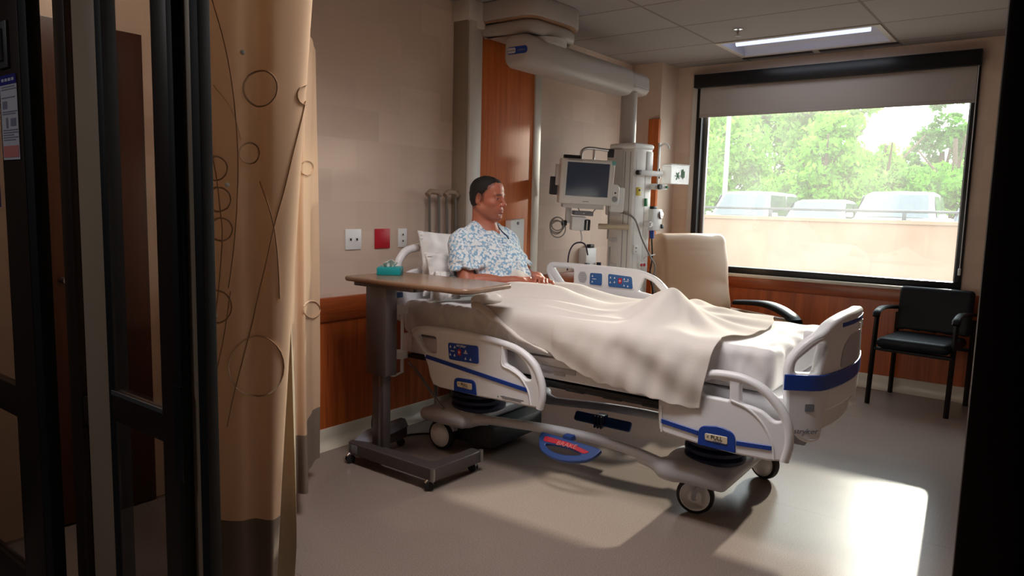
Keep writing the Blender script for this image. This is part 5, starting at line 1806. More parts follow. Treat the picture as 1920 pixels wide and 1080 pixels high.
# ------------------------------------------------------------------ overbed table
tb = thing('overbed_table', 'brown topped overbed table on a bronze grey rolling C base', 'table', (2.55, 2.55, 0))
B().plate([rpoly([(2.43, 2.10), (2.43, 2.945), (2.828, 2.945), (2.828, 2.14)], [.09, .03, .03, .035], 8)], .026, (0, 0, .963), (1, 0, 0), (0, 1, 0), .009, 3).emit('table_top', [M['table_top']], tb)
B().plate([rpoly([(2.45, 2.45), (2.45, 2.90), (2.60, 2.90), (2.60, 2.60), (2.53, 2.45)], .03)], .02, (0, 0, .940), (1, 0, 0), (0, 1, 0), .004).emit('top_bracket', M['table_metal'], tb)
B().box((2.445, 2.64, .485), (2.525, 2.79, .935), .008).emit('outer_column', M['table_metal'], tb)
B().box((2.46, 2.67, .09), (2.51, 2.755, .50), .004).emit('inner_column', M['table_metal'], tb)
B().box((2.457, 2.69, .10), (2.4605, 2.705, .48)).emit('column_slot', M['steel'], tb, smooth=0)
B().plate([rpoly([(2.40, 2.265), (2.40, 2.885), (2.80, 2.885), (2.80, 2.835), (2.56, 2.80), (2.475, 2.74), (2.475, 2.335), (2.76, 2.335), (2.76, 2.265)], [.012, .03, .02, .02, .03, .03, .05, .01, .012], 5)], .062, (0, 0, .082), (1, 0, 0), (0, 1, 0), .006).emit('base_frame', M['table_metal'], tb)
b = B(); b.add([(2.48, 2.76, .113), (2.80, 2.835, .113), (2.80, 2.885, .113), (2.44, 2.87, .113), (2.52, 2.77, .150), (2.78, 2.84, .158), (2.78, 2.875, .158), (2.52, 2.865, .150)], [(0, 1, 5, 4), (1, 2, 6, 5), (2, 3, 7, 6), (3, 0, 4, 7), (4, 5, 6, 7), (0, 3, 2, 1)])
b.emit('pedestal_cover', M['table_metal_light'], tb, smooth=20)
B().box((2.3985, 2.80, .06), (2.402, 2.845, .105), .001).emit('base_clip', M['table_metal_light'], tb)
def small_castor(x, y, az, parent):
    b = B().cyl((x, y, .056), (x, y, .03), .007, seg=10)
    c = b.emit('castor', M['chrome'], parent)
    ax = V((math.cos(az), math.sin(az), 0)); off = V((-ax.y, ax.x, 0)) * .012
    o = V((x, y, .0235)) + off
    for s in (-.012, .012):
        B().lathe([(.016, -.005), (.0225, -.004), (.0225, .004), (.016, .005)], o + ax * s, ax, 20).emit('wheel', M['tyre'], c)
    b = B().tube([o + V((0, 0, 0)) + off * -1.2 + V((0, 0, .02)), o + V((0, 0, .028)), o + off * 1.4 + V((0, 0, .012))], .011, 10); b.emit('hood', M['chrome'], c)
for x, y, a in ((2.42, 2.29, .8), (2.74, 2.29, .3), (2.42, 2.86, 1.2), (2.78, 2.86, 1.0)):
    small_castor(x, y, a, tb)
for x, y in ((2.402, 2.268), (2.758, 2.268)):
    B().cyl((x + .004, y + .004, .052), (x + .004, y + .004, .114), .012, seg=14).emit('corner_post', M['steel'], tb)

# tissue box
tz = .9765
tx = thing('tissue_box', 'teal cardboard tissue box with a tissue sticking out on the overbed table', 'tissue box', (2.66, 2.84, tz), math.radians(-52))
ox, oy = 2.66, 2.84
b = B().box((ox - .062, oy - .058, tz), (ox + .062, oy + .058, tz + .040), .003); b.emit('carton', M['teal'], tx)
b = B().add([(ox + .0625, oy - .05, tz + .012), (ox + .0628, oy + .052, tz + .040), (ox + .0628, oy - .05, tz + .0405)], [(0, 1, 2)]); b.emit('side_label', M['teal_label'], tx, smooth=0)
P = []
for i in range(14):
    t = i / 13
    w = .030 + .016 * math.sin(t * 3)
    P.append([(ox - .01 + w * (s / 10 - .5) * 1.6 + .02 * t, oy + .012 * math.sin(s * 1.1 + t * 4) * (1 - .3 * t) - .02 * t * t, tz + .038 + .045 * t ** .8 - .010 * t * abs(s / 10 - .5) * 4 * (1 if s % 2 else .6)) for s in range(11)])
b = B().grid(P); b.emit('tissue', M['tissue'], tx, 80, [('SOLIDIFY', dict(thickness=.0012))])

# ------------------------------------------------------------------ recliner by the window
rc = thing('recliner', 'tan vinyl recliner with a high back and black arm caps by the window', 'recliner', (5.30, 2.25, 0), 0)
ra = math.radians(-118)
fwd = np.array((math.cos(ra), math.sin(ra), 0)); lef = np.array((-math.sin(ra), math.cos(ra), 0)); up3 = np.array((0, 0, 1.))
c0 = np.array((5.46, 2.26, 0))
til = math.radians(10)
bu = np.array((-fwd[0] * math.sin(til), -fwd[1] * math.sin(til), math.cos(til))); bf = np.cross(lef, bu)
if bf @ fwd < 0:
    bf = -bf
F_ = Field((4.9, 1.75, .06), (6.0, 2.8, 1.30), .009)
F_.rbox(c0 + bu * .77 + bf * 0, (.19, .70, .82), .075, np.stack([bf, lef, bu]), k=.02)
F_.ell(c0 + bu * .93 + bf * .06, (.055, .31, .22), np.stack([bf, lef, bu]), k=.05)
F_.ell(c0 + bu * .60 + bf * .06, (.055, .31, .18), np.stack([bf, lef, bu]), k=.05)
F_.cap(c0 + bu * 1.03 + bf * .133 - lef * .17, c0 + bu * 1.03 + bf * .133 + lef * .17, .008, .008, k=.022, op='s')
field_object(F_, 'backrest', M['leather'], rc)
F_ = Field((4.4, 1.3, .06), (6.0, 3.0, .66), .012)
F_.rbox(c0 + fwd * .36 + up3 * .40, (.66, .60, .16), .06, np.stack([fwd, lef, up3]), k=.02)
field_object(F_, 'seat', M['leather'], rc)
for s in (-1, 1):
    o = c0 + fwd * .24 + lef * s * .365
    b = B().cbox((0, 0, 0), (.68, .11, .42), .03); b.v = [tuple(o + up3 * (.35 + p[2]) + fwd * p[0] + lef * p[1]) for p in b.v]; b.emit('arm_panel', M['leather'], rc)
    P = spline([(-.22, .62), (.05, .645), (.22, .63), (.36, .585), (.41, .55)], 6)
    b = B().grid([[o + fwd * x + lef * w_ + up3 * (z + dz) for w_, dz in ((-.055, -.02), (-.06, 0), (-.045, .018), (.045, .018), (.06, 0), (.055, -.02))] for x, z in P], closed_v=True)
    b.emit('arm_cap', M['dark_frame'], rc, 60)
b = B().cbox((0, 0, 0), (.50, .56, .24), .02); b.v = [tuple(c0 + up3 * (.21 + p[2]) + fwd * (p[0] + .27) + lef * p[1]) for p in b.v]; b.emit('base_box', M['dark_frame'], rc)
for a, s in ((.05, -.27), (.05, .27), (.5, -.27), (.5, .27)):
    q = c0 + fwd * a + lef * s
    B().cyl((q[0], q[1], .0), (q[0], q[1], .10), .025, seg=14).emit('castor_foot', M['black'], rc)

# ------------------------------------------------------------------ guest chair in the dark corner
gc = thing('guest_chair', 'dark vinyl guest chair with black arms in the dark corner under the window', 'chair', (5.86, .74, 0))
fl, fr_, bl_, br_ = V((5.63, 1.03, 0)), V((5.57, .53, 0)), V((6.14, .96, 0)), V((6.08, .46, 0))
rgt = (fr_ - fl).normalized(); fw = V((-1, .06, 0)).normalized()
def leg(p, q, name='leg'):
    b = B().tube([p, q], .017, 4, flat=(1.2, 1.0)); return b.emit(name, M['dark_frame'], gc, 30)
for f, bk in ((fl, bl_), (fr_, br_)):
    k = f - fw * .085 + V((0, 0, .64))
    leg(f, k)
    leg(bk + fw * .04, bk - fw * .01 + V((0, 0, .62)))
    P = spline([k + V((0, 0, -.01)) + fw * .03, k + V((0, 0, .022)), k - fw * .12 + V((0, 0, .038)), k - fw * .30 + V((0, 0, .028)), bk + V((0, 0, .66))], 5)
    B().tube(P, .022, 8, flat=(.7, 1.2)).emit('armrest', M['dark_frame'], gc)
F_ = Field((5.5, .40, .38), (6.2, 1.10, .54), .012)
cs = (fl + fr_ + bl_ + br_) / 4
R3 = np.stack([np.array(fw), np.array(rgt), up3])
F_.rbox(np.array(cs) + up3 * .455 + np.array(fw) * .02, (.50, .46, .075), .034, R3, k=.01)
field_object(F_, 'seat', M['dark_vinyl'], gc)
F_ = Field((5.8, .35, .50), (6.22, 1.15, .90), .012)
cbk = np.array((bl_ + br_) / 2) + np.array(fw) * .025
tb_ = math.radians(8)
ub = -np.array(fw) * math.sin(tb_) + up3 * math.cos(tb_)
F_.rbox(cbk + up3 * .66, (.06, .49, .34), .028, np.stack([np.cross(np.array(rgt), ub), np.array(rgt), ub]), k=.01)
field_object(F_, 'backrest', M['dark_vinyl'], gc)
B().tube([fl - fw * .05 + V((0, 0, .40)), fr_ - fw * .05 + V((0, 0, .40))], .014, 6).emit('seat_rail', M['dark_frame'], gc)
B().tube([bl_ + V((0, 0, .40)), br_ + V((0, 0, .40))], .014, 6).emit('seat_rail', M['dark_frame'], gc)
# ------------------------------------------------------------------ sliding glass doors in the foreground
def stile(name, y0, y1, x0, x1, m, parent=None):
    return B().box((x0, y0, .015), (x1, y1, 2.15), .003).emit(name, m, parent)
sd1 = thing('sliding_door', 'dark bronze sliding glass door leaf with a blue sign at the left edge', 'sliding door', (.83, 2.9, .015))
st = stile('stile', 2.365, 2.530, .81, .85, M['bronze'], sd1)
stile('stile', 3.09, 3.175, .81, .85, M['bronze'], sd1)
B().box((.815, 2.53, .665), (.845, 3.09, .765), .003).emit('mid_rail', M['bronze'], sd1)
B().box((.815, 2.53, .015), (.845, 3.09, .16), .003).emit('bottom_rail', M['bronze'], sd1)
B().box((.815, 2.53, 2.05), (.845, 3.09, 2.15), .003).emit('top_rail', M['bronze'], sd1)
B().box((.827, 2.53, .16), (.832, 3.09, .665)).emit('glass_pane', M['door_glass'], sd1, smooth=0)
B().box((.827, 2.53, .765), (.832, 3.09, 2.05)).emit('glass_pane', M['door_glass'], sd1, smooth=0)
B().box((.812, 2.31, .015), (.848, 2.365, 2.15), .002).emit('edge_gasket', M['black_gasket'], sd1)
hl_ = B().plate([rrect(2.425, 1.71, 2.515, 1.85, .012)], .008, (.806, 0, 0), (0, -1, 0), (0, 0, 1), .002)
hl_ = B().box((.802, 2.43, 1.715), (.811, 2.51, 1.845), .003).emit('latch_plate', M['steel'], st)
B().box((.792, 2.455, 1.735), (.803, 2.488, 1.825), .004).emit('latch_handle', M['grey_plastic'], st)
B().box((.790, 2.462, 1.79), (.7925, 2.482, 1.812)).emit('latch_key', M['blue'], st, smooth=0)
sg = thing('instruction_label', 'printed white instruction label with blue heading on the bronze door stile', 'label', (.805, 2.44, 1.455))
B().box((.8065, 2.385, 1.455), (.8095, 2.51, 1.695)).emit('label_sheet', M['paper'], sg, smooth=0)
B().box((.8055, 2.385, 1.668), (.8068, 2.51, 1.695)).emit('label_heading', M['sign_blue'], sg, smooth=0)
b = B()
for k, (z_, w_) in enumerate(((1.660, .10), (1.653, .11), (1.630, .10), (1.590, .11), (1.584, .10), (1.538, .11), (1.531, .11), (1.524, .08), (1.517, .11), (1.510, .09))):
    b.box((.8058, 2.50 - w_, z_), (.8066, 2.50, z_ + .003))
b.box((.8058, 2.46, 1.600), (.8066, 2.495, 1.622)); b.box((.8058, 2.40, 1.55), (.8066, 2.44, 1.572)); b.box((.8058, 2.46, 1.545), (.8066, 2.475, 1.575))
b.emit('label_print', M['paper_grey'], sg, smooth=0)
B().box((.8056, 2.39, 1.462), (.8066, 2.505, 1.495)).emit('label_red_block', M['paper_red'], sg, smooth=0)
b = B()
for k in range(4):
    b.box((.8052, 2.40 + .025 * k, 1.683 - .006), (.8056, 2.418 + .025 * k, 1.683 + .002))
b.emit('heading_print', M['paper'], sg, smooth=0)
sn = thing('blue_sign', 'dark blue sign with a white letter on the glass at left edge', 'sign', (.825, 2.68, 1.315))
B().box((.8245, 2.615, 1.315), (.8268, 2.80, 1.55)).emit('sign_panel', M['sign_blue'], sn, smooth=0)
B().text('A', .13, (.8242, 2.705, 1.43), (0, -1, 0), (0, 0, 1), .0006).emit('sign_letter', M['key_white'], sn, smooth=0)
B().box((.8238, 2.615, 1.345), (.8246, 2.80, 1.350)).emit('sign_line', M['key_white'], sn, smooth=0)

sd2 = thing('sliding_door', 'bronze glass door leaf with tan jamb stile, between blue sign and curtain', 'sliding door', (.89, 1.95, .015))
stile('stile', 2.215, 2.29, .87, .905, M['bronze'], sd2)
stile('jamb_stile', 2.03, 2.17, .87, .905, M['tan_alu'], sd2)
stile('edge_gasket', 1.993, 2.03, .868, .907, M['black_gasket'], sd2)
B().box((.875, 2.17, .70), (.90, 2.215, .78), .003).emit('mid_rail', M['bronze'], sd2)
B().box((.885, 2.17, .16), (.89, 2.215, .70)).emit('glass_pane', M['door_glass'], sd2, smooth=0)
B().box((.885, 2.17, .78), (.89, 2.215, 2.10)).emit('glass_pane', M['door_glass'], sd2, smooth=0)
B().box((.875, 2.17, 2.10), (.90, 2.215, 2.15), .002).emit('top_rail', M['bronze'], sd2)
B().box((.875, 2.17, .015), (.90, 2.215, .16), .002).emit('bottom_rail', M['bronze'], sd2)

sd3 = thing('sliding_door', 'dark framed glass door leaf next to the curtain, wood door seen through it', 'sliding door', (.85, 1.75, .015))
st3 = stile('stile', 1.592, 1.665, .83, .865, M['bronze'], sd3)
B().box((.835, 1.665, .775), (.86, 1.935, .852), .003).emit('mid_rail', M['bronze'], sd3)
B().box((.8335, 1.665, .845), (.836, 1.935, .856)).emit('rail_bead', M['grey_alu'], sd3, smooth=0)
B().box((.835, 1.665, .015), (.86, 1.935, .16), .003).emit('bottom_rail', M['bronze'], sd3)
B().box((.835, 1.665, 2.08), (.86, 1.935, 2.15), .003).emit('top_rail', M['bronze'], sd3)
B().box((.846, 1.665, .16), (.851, 1.935, .775)).emit('glass_pane', M['door_glass'], sd3, smooth=0)
B().box((.846, 1.665, .852), (.851, 1.935, 2.08)).emit('glass_pane', M['door_glass'], sd3, smooth=0)
B().box((.828, 1.568, .015), (.868, 1.592, 2.15), .002).emit('edge_gasket', M['black_gasket'], sd3)
B().box((.824, 1.566, .70), (.832, 1.60, .93), .003).emit('finger_pull', M['black'], sd3)
B().box((.85, 1.532, .015), (.875, 1.566, 2.15), .003).emit('jamb_edge', M['tan_alu'], sd3)
B().box((.848, 1.498, .015), (.877, 1.532, 2.15), .002).emit('brush_seal', M['black_gasket'], sd3)

# ------------------------------------------------------------------ privacy curtain
CT = [(1.14, 2.08), (1.165, 2.0), (1.215, 1.938), (1.274, 1.922), (1.297, 1.872), (1.36, 1.843), (1.425, 1.853), (1.46, 1.92), (1.60, 2.20), (1.80, 2.48), (1.86, 2.49), (2.0, 2.66), (2.08, 2.735), (2.15, 2.785)]
CB_ = [(1.15, 2.09), (1.178, 2.03), (1.213, 1.966), (1.254, 1.948), (1.276, 1.898), (1.298, 1.910), (1.322, 1.942), (1.385, 2.035), (1.60, 2.27), (1.82, 2.53), (1.875, 2.51), (2.02, 2.70), (2.10, 2.775), (2.18, 2.815)]
ct = np.array(spline(CT, 10)); cbm = np.array(spline(CB_, 10))
CN = len(ct)
ZB0, ZBAND = .10, .36
def curtain_pt(s, z):
    """s in 0..1 along the curtain, z height"""
    i = s * (CN - 1); k = int(min(max(math.floor(i), 0), CN - 2)); f = i - k
    a = ct[k] * (1 - f) + ct[k + 1] * f; c = cbm[k] * (1 - f) + cbm[k + 1] * f
    t = min(max((2.1 - z) / 2.0, 0), 1)
    p = a * (1 - t) + c * t
    d = (ct[min(k + 1, CN - 1)] - ct[k]) * (1 - t) + (cbm[min(k + 1, CN - 1)] - cbm[k]) * t
    n = np.array((-d[1], d[0])); L = np.linalg.norm(n); n = n / L if L > 0 else n
    w = .0022 * math.sin(s * 40 + 1.5 * math.sin(z * 1.7)) * (1 if s < .62 else 3)
    return (p[0] + n[0] * w, p[1] + n[1] * w, z)
def ctop(s):
    return 2.592 if s < .70 else 2.592 - .52 * min((s - .70) / .12, 1) - .03 * max(0, (s - .9) / .1)
cu = thing('privacy_curtain', 'tan privacy curtain with embroidered circles beside the glass doors', 'curtain', (1.3, 1.9, ZB0))
S = [k / 260 for k in range(261)]
b = B().grid([[curtain_pt(s, ZBAND + (ctop(s) - ZBAND) * j / 40) for j in range(41)] for s in S]); b.emit('curtain_cloth', M['curtain'], cu, 80)
b = B().grid([[curtain_pt(s, ZB0 + (ZBAND - ZB0) * j / 8) for j in range(9)] for s in S]); b.emit('hem_band', M['curtain_band'], cu, 80)
def side_of(s, z):
    a = np.array(curtain_pt(max(s - .003, 0), z)); c = np.array(curtain_pt(min(s + .003, 1), z)); d = c - a
    n = np.array((-d[1], d[0], 0)); n /= max(np.linalg.norm(n), 1e-9)
    p = np.array(curtain_pt(s, z))
    if n @ (np.array((0, 0, p[2])) - p) < 0:
        n = -n
    return p + n * .003
def thread(pts, r, nm='embroidered_line'):
    b = B().tube([side_of(s, z) for s, z in pts], r, 6, flat=(.35, 1)); return b.emit(nm, M['curtain_line'], cu)
RINGS = [
    [(0.126,1.446),(0.125,1.437),(0.121,1.428),(0.116,1.421),(0.11,1.415),(0.101,1.411),(0.092,1.41),(0.084,1.411),(0.075,1.414),(0.066,1.42),(0.06,1.427),(0.056,1.435),(0.055,1.444),(0.056,1.453),(0.061,1.462),(0.068,1.469),(0.076,1.475),(0.085,1.478),(0.094,1.48),(0.102,1.479),(0.11,1.475),(0.117,1.47),(0.122,1.463),(0.125,1.455),(0.126,1.446)],
    [(0.134,1.356),(0.133,1.347),(0.129,1.338),(0.124,1.33),(0.116,1.325),(0.109,1.321),(0.1,1.319),(0.091,1.32),(0.084,1.324),(0.075,1.329),(0.069,1.336),(0.065,1.345),(0.064,1.354),(0.066,1.363),(0.07,1.372),(0.076,1.379),(0.085,1.385),(0.092,1.389),(0.101,1.39),(0.11,1.389),(0.117,1.386),(0.125,1.38),(0.13,1.373),(0.133,1.365),(0.134,1.356)],
    [(0.138,1.268),(0.136,1.259),(0.133,1.251),(0.128,1.243),(0.121,1.238),(0.113,1.234),(0.105,1.233),(0.096,1.234),(0.089,1.237),(0.081,1.242),(0.076,1.249),(0.072,1.257),(0.071,1.266),(0.072,1.275),(0.077,1.283),(0.083,1.291),(0.09,1.296),(0.098,1.3),(0.106,1.301),(0.114,1.3),(0.121,1.297),(0.128,1.292),(0.133,1.285),(0.136,1.277),(0.138,1.268)],
    [(0.249,1.494),(0.247,1.486),(0.242,1.478),(0.235,1.472),(0.225,1.467),(0.215,1.464),(0.204,1.462),(0.193,1.463),(0.182,1.466),(0.174,1.47),(0.168,1.477),(0.164,1.484),(0.163,1.491),(0.165,1.499),(0.168,1.507),(0.175,1.513),(0.182,1.518),(0.193,1.522),(0.204,1.523),(0.215,1.522),(0.225,1.519),(0.235,1.515),(0.242,1.509),(0.247,1.501),(0.249,1.494)],
    [(0.38,0.846),(0.375,0.821),(0.359,0.8),(0.334,0.782),(0.3,0.769),(0.275,0.76),(0.242,0.756),(0.205,0.76),(0.171,0.769),(0.147,0.784),(0.131,0.804),(0.124,0.826),(0.12,0.85),(0.124,0.875),(0.133,0.897),(0.149,0.917),(0.172,0.932),(0.206,0.941),(0.241,0.944),(0.275,0.941),(0.3,0.932),(0.331,0.916),(0.356,0.895),(0.372,0.871),(0.38,0.846)],
    [(0.323,1.684),(0.321,1.67),(0.315,1.657),(0.304,1.646),(0.292,1.637),(0.275,1.631),(0.254,1.629),(0.233,1.63),(0.214,1.635),(0.199,1.643),(0.188,1.653),(0.181,1.665),(0.179,1.678),(0.181,1.692),(0.189,1.704),(0.199,1.716),(0.214,1.724),(0.233,1.73),(0.254,1.732),(0.275,1.731),(0.292,1.726),(0.304,1.719),(0.314,1.709),(0.321,1.697),(0.323,1.684)],
    [(0.461,1.648),(0.436,1.646),(0.422,1.647),(0.412,1.651),(0.406,1.656),(0.401,1.663),(0.4,1.67),(0.4,1.678),(0.405,1.685),(0.41,1.692),(0.42,1.697),(0.431,1.702),(0.449,1.705)],
    [(0.133,1.036),(0.131,1.023),(0.126,1.011),(0.119,1.0),(0.109,0.992),(0.098,0.986),(0.085,0.984),(0.071,0.985),(0.056,0.989),(0.044,0.996),(0.034,1.006),(0.028,1.018),(0.025,1.031),(0.028,1.044),(0.035,1.056),(0.046,1.068),(0.059,1.076),(0.072,1.082),(0.086,1.085),(0.099,1.083),(0.11,1.079),(0.119,1.071),(0.126,1.061),(0.131,1.049),(0.133,1.036)],
    [(0.956,1.506),(0.95,1.494),(0.892,1.48),(0.858,1.472),(0.828,1.466),(0.754,1.462),(0.746,1.468),(0.743,1.477),(0.74,1.488),(0.744,1.499),(0.746,1.509),(0.754,1.515),(0.831,1.528),(0.86,1.529),(0.891,1.525),(0.949,1.518),(0.956,1.506)],
    [(0.999,0.841),(0.994,0.826),(0.981,0.814),(0.963,0.808),(0.929,0.81),(0.836,0.836),(0.769,0.877),(0.749,0.891),(0.746,0.906),(0.749,0.92),(0.772,0.929),(0.836,0.91),(0.931,0.893),(0.963,0.885),(0.981,0.874),(0.994,0.858),(0.999,0.841)],
]
for ring in RINGS:
    thread(ring, .0034, 'embroidered_ring')
LINES = [
    [(0.092,1.919),(0.116,1.831),(0.136,1.728),(0.15,1.609),(0.158,1.471),(0.151,1.315),(0.138,1.189),(0.124,1.092)],
    [(0.061,1.569),(0.08,1.5),(0.095,1.423),(0.104,1.33),(0.109,1.251),(0.101,1.14),(0.092,1.059),(0.074,0.961),(0.044,0.859)],
    [(0.446,1.657),(0.395,1.51),(0.355,1.382),(0.311,1.27),(0.275,1.158),(0.234,1.044),(0.184,0.914),(0.14,0.781),(0.114,0.663)],
    [(0.091,1.682),(0.135,1.623),(0.171,1.533)],
    [(0.251,1.411),(0.292,1.333),(0.319,1.254),(0.336,1.158),(0.345,1.06)],
    [(0.13,1.084),(0.106,0.929),(0.074,0.795),(0.05,0.692)],
]
for ln in LINES:
    thread(spline(ln, 5), .0030)
for s_, z_ in ((.1762, 1.779), (.125, 1.398), (.0838, 1.01)):  # white discs stand in for small reflections in the door glass
    p = side_of(s_, z_)
    B().lathe([(.0075, -.002), (.0075, .001), (.004, .003)], p, (-p[0], -p[1], 0), 14).emit('reflection_dot', M['dot'], cu)
# track on the ceiling
b = B().tube([(p[0], p[1], 2.606) for p in ct[::5]], .011, 6, flat=(1.0, 1.0)); o = b.emit('curtain_track', M['white_trim']); tag(o, 'pale ceiling track that carries the tan privacy curtain', 'curtain track')
# flipped over lining at the front fold
LINL = np.array(spline([(1.41, 1.974, 1.04), (1.395, 1.978, .80), (1.375, 2.004, .436), (1.350, 2.035, .095)], 8))
LINR = np.array(spline([(1.412, 1.974, 1.04), (1.412, 1.962, .62), (1.412, 1.952, .253), (1.408, 1.960, .085)], 8))
rows = []
for p0, p1 in zip(LINL, LINR):
    w = np.linalg.norm(p1 - p0)
    rows.append([tuple(p0 + (p1 - p0) * j / 8 + np.array((.6, .2, 0)) * w * .22 * math.sin(PI * j / 8)) for j in range(9)])
B().grid(rows).emit('turned_lining', M['curtain_lining'], cu, 80)
# ------------------------------------------------------------------ outside the window
b = B().box((XW + .5, -30, -.75), (16.9, 60, -.45)); structure(b.emit('ground_driveway', M['asphalt'], smooth=0), 'pale paved driveway below the window')
b = B().box((17.2, -30, -.3), (90, 70, .15)); structure(b.emit('ground_parking', M['asphalt'], smooth=0), 'paved parking lot beyond the concrete wall')
b = B(); b.box((16.9, -30, -.75), (17.2, 60, 1.16), 0); b.box((16.86, -30, 1.16), (17.24, 60, 1.24), .01); structure(b.emit('wall_parking', M['concrete'], smooth=0), 'long tan concrete parapet wall outside')
hr0 = thing('handrail', 'long grey metal handrail along the top of the concrete wall outside', 'handrail', (17.05, 8, 1.24))
B().box((17.02, -12, 1.395), (17.08, 30, 1.45), .01).emit('top_rail', M['rail'], hr0)
for y in (-5.6, -2.8, 0, 2.70, 5.48, 8.2, 11.0, 13.8):
    p = B().box((17.02, y - .04, 1.24), (17.08, y + .04, 1.40), .005).emit('rail_post', M['rail'], hr0)
    B().box((16.98, y - .14, 1.238), (17.12, y + .14, 1.252), .003).emit('base_plate', M['rail'], p)

def car(name, label, cat, x, y, z0, L, Wd, Hh, paint, style, rz=0.0, grp=None):
    """nose towards -X"""
    r = thing(name, label, cat, (x + L / 2, y, z0), rz, grp)
    hood = .56 * Hh if style != 'pickup' else .60 * Hh
    if style == 'suv':
        cab = [(.20, hood), (.33, .97), (.42, 1.0), (.88, .99), (.985, hood / Hh + .04)]
    elif style == 'pickup':
        cab = [(.26, hood), (.38, .97), (.46, 1.0), (.62, .99), (.70, hood / Hh + .02)]
    else:
        cab = [(.27, hood), (.42, .96), (.52, 1.0), (.70, .98), (.90, hood / Hh + .03)]
    # lower body: rounded sections along the length
    secs = []
    for t, ww, zt, zb in ((0, .80, .40 * Hh, .22), (.015, .92, .47 * Hh, .18), (.06, .98, hood - .07, .17), (.15, 1, hood - .015, .17), (.28, 1, hood + .03, .17), (.6, 1, hood + .05, .17), (.9, 1, hood + .06, .17), (.975, .97, hood + .03, .20), (1, .90, hood - .08, .28)):
        w = Wd / 2 * ww
        zm = zb + (zt - zb) * .6
        secs.append([(x + t * L, y + sx, z0 + zz) for sx, zz in ((-w * .90, zb), (-w, zb + .12), (-w, zm), (-w * .95, zt - .03), (-w * .82, zt), (0, zt + .02), (w * .82, zt), (w * .95, zt - .03), (w, zm), (w, zb + .12), (w * .90, zb))])
    b = B().grid(secs, closed_v=True); b.add(secs[0], [tuple(range(11))]); b.add(secs[-1], [tuple(range(11))])
    body = b.emit('car_body', paint, r, 40)
    c = [(a, h if h > 1.2 else h * Hh) for a, h in cab]
    c = [(a, (h if i in (0,) else h)) for i, (a, h) in enumerate(c)]
    zc = [hood + .02, c[1][1], c[2][1], c[3][1], hood + .05]
    wt = [.46, .40, .39, .38, .43]
    secs = []
    for (a, _), z, w in zip(c, zc, wt):
        w *= Wd
        zb = hood - .02
        secs.append([(x + a * L, y - Wd * .47, z0 + zb), (x + a * L, y - w - (z < Hh * .8) * .0, z0 + max(z - .05, zb + .005)), (x + a * L, y - w + .08, z0 + z), (x + a * L, y, z0 + z + .02), (x + a * L, y + w - .08, z0 + z), (x + a * L, y + w, z0 + max(z - .05, zb + .005)), (x + a * L, y + Wd * .47, z0 + zb)])
    b = B().grid(secs); cabin = b.emit('cabin', paint, r, 40)
    # windscreen, side windows and rear window as slightly raised panes
    a0, a1 = c[0], c[1]
    def lerp(p, q, t): return tuple(p[i] + (q[i] - p[i]) * t for i in range(3))
    wl0, wr0 = (x + a0[0] * L, y - Wd * .40, z0 + hood + .03), (x + a0[0] * L, y + Wd * .40, z0 + hood + .03)
    wl1, wr1 = (x + a1[0] * L, y - Wd * .335, z0 + a1[1] - .015), (x + a1[0] * L, y + Wd * .335, z0 + a1[1] - .015)
    off = (-.035, 0, .03)
    q = [tuple(p[i] + off[i] for i in range(3)) for p in (wl0, wr0, lerp(wr0, wr1, .93), lerp(wl0, wl1, .93))]
    mid = [tuple(p[i] + (-.05, 0, .01)[i] for i in range(3)) for p in (lerp(q[0], q[1], .5), lerp(q[3], q[2], .5))]
    b = B().add([q[0], mid[0], q[1], q[2], mid[1], q[3]], [(0, 1, 4, 5), (1, 2, 3, 4)]); b.emit('windscreen', M['car_glass'], cabin, 60)
    for s in (-1, 1):
        xs = [x + (c[1][0] - .05) * L, x + (c[1][0] + c[3][0]) / 2 * L - .03, x + (c[1][0] + c[3][0]) / 2 * L + .05, x + c[3][0] * L - .02]
        for i, (xa, xb) in enumerate(((xs[0], xs[1]), (xs[2], xs[3]))):
            yb, yt = y + s * (Wd * .472), y + s * (Wd * .405 + .012)
            pts = [(xa - (.10 if i == 0 else 0), yb, z0 + hood + .07), (xb, yb, z0 + hood + .07), (xb, yt, z0 + Hh - .11), (xa + .06, yt, z0 + Hh - .11)]
            b = B().add(pts, [(0, 1, 2, 3)]); b.emit('side_window', M['car_glass'], cabin, smooth=0)
        b = B().cbox((x + (c[0][0] + .04) * L, y + s * (Wd / 2 + .07), z0 + hood + .09), (.08, .17, .12), .03); b.emit('wing_mirror', paint, body)
        for t in (.17, .80):
            B().lathe([(.22, -.10), (.32, -.09), (.32, .09), (.22, .10)], (x + t * L, y + s * (Wd / 2 - .10), z0 + .32), (0, 1, 0), 24).emit('wheel', M['tyre'], r)
        B().cbox((x + .03 * L, y + s * Wd * .36, z0 + .45 * Hh), (.06, .30, .13), .03).emit('headlight', M['key_white'], body)
    B().cbox((x + .006 * L, y, z0 + .40 * Hh), (.05, Wd * .5, .14), .02).emit('grille', M['black'], body)
    return r
car('car', 'white sport utility car parked behind the wall, leftmost in the window', 'car', 21.2, 8.10, .15, 4.9, 1.95, 1.82, M['car_white'], 'suv')
car('car', 'grey sedan parked between the two white vehicles outside', 'car', 21.0, 5.92, .15, 4.7, 1.85, 1.60, M['car_grey'], 'sedan')
car('pickup_truck', 'white pickup truck with wide windscreen parked behind the wall', 'car', 19.0, 3.50, .15, 5.6, 2.0, 1.80, M['car_white'], 'pickup')
car('car', 'dark hatchback at the right edge of the window view', 'car', 24.9, 2.05, .15, 4.3, 1.75, 1.52, M['car_dark'], 'sedan')

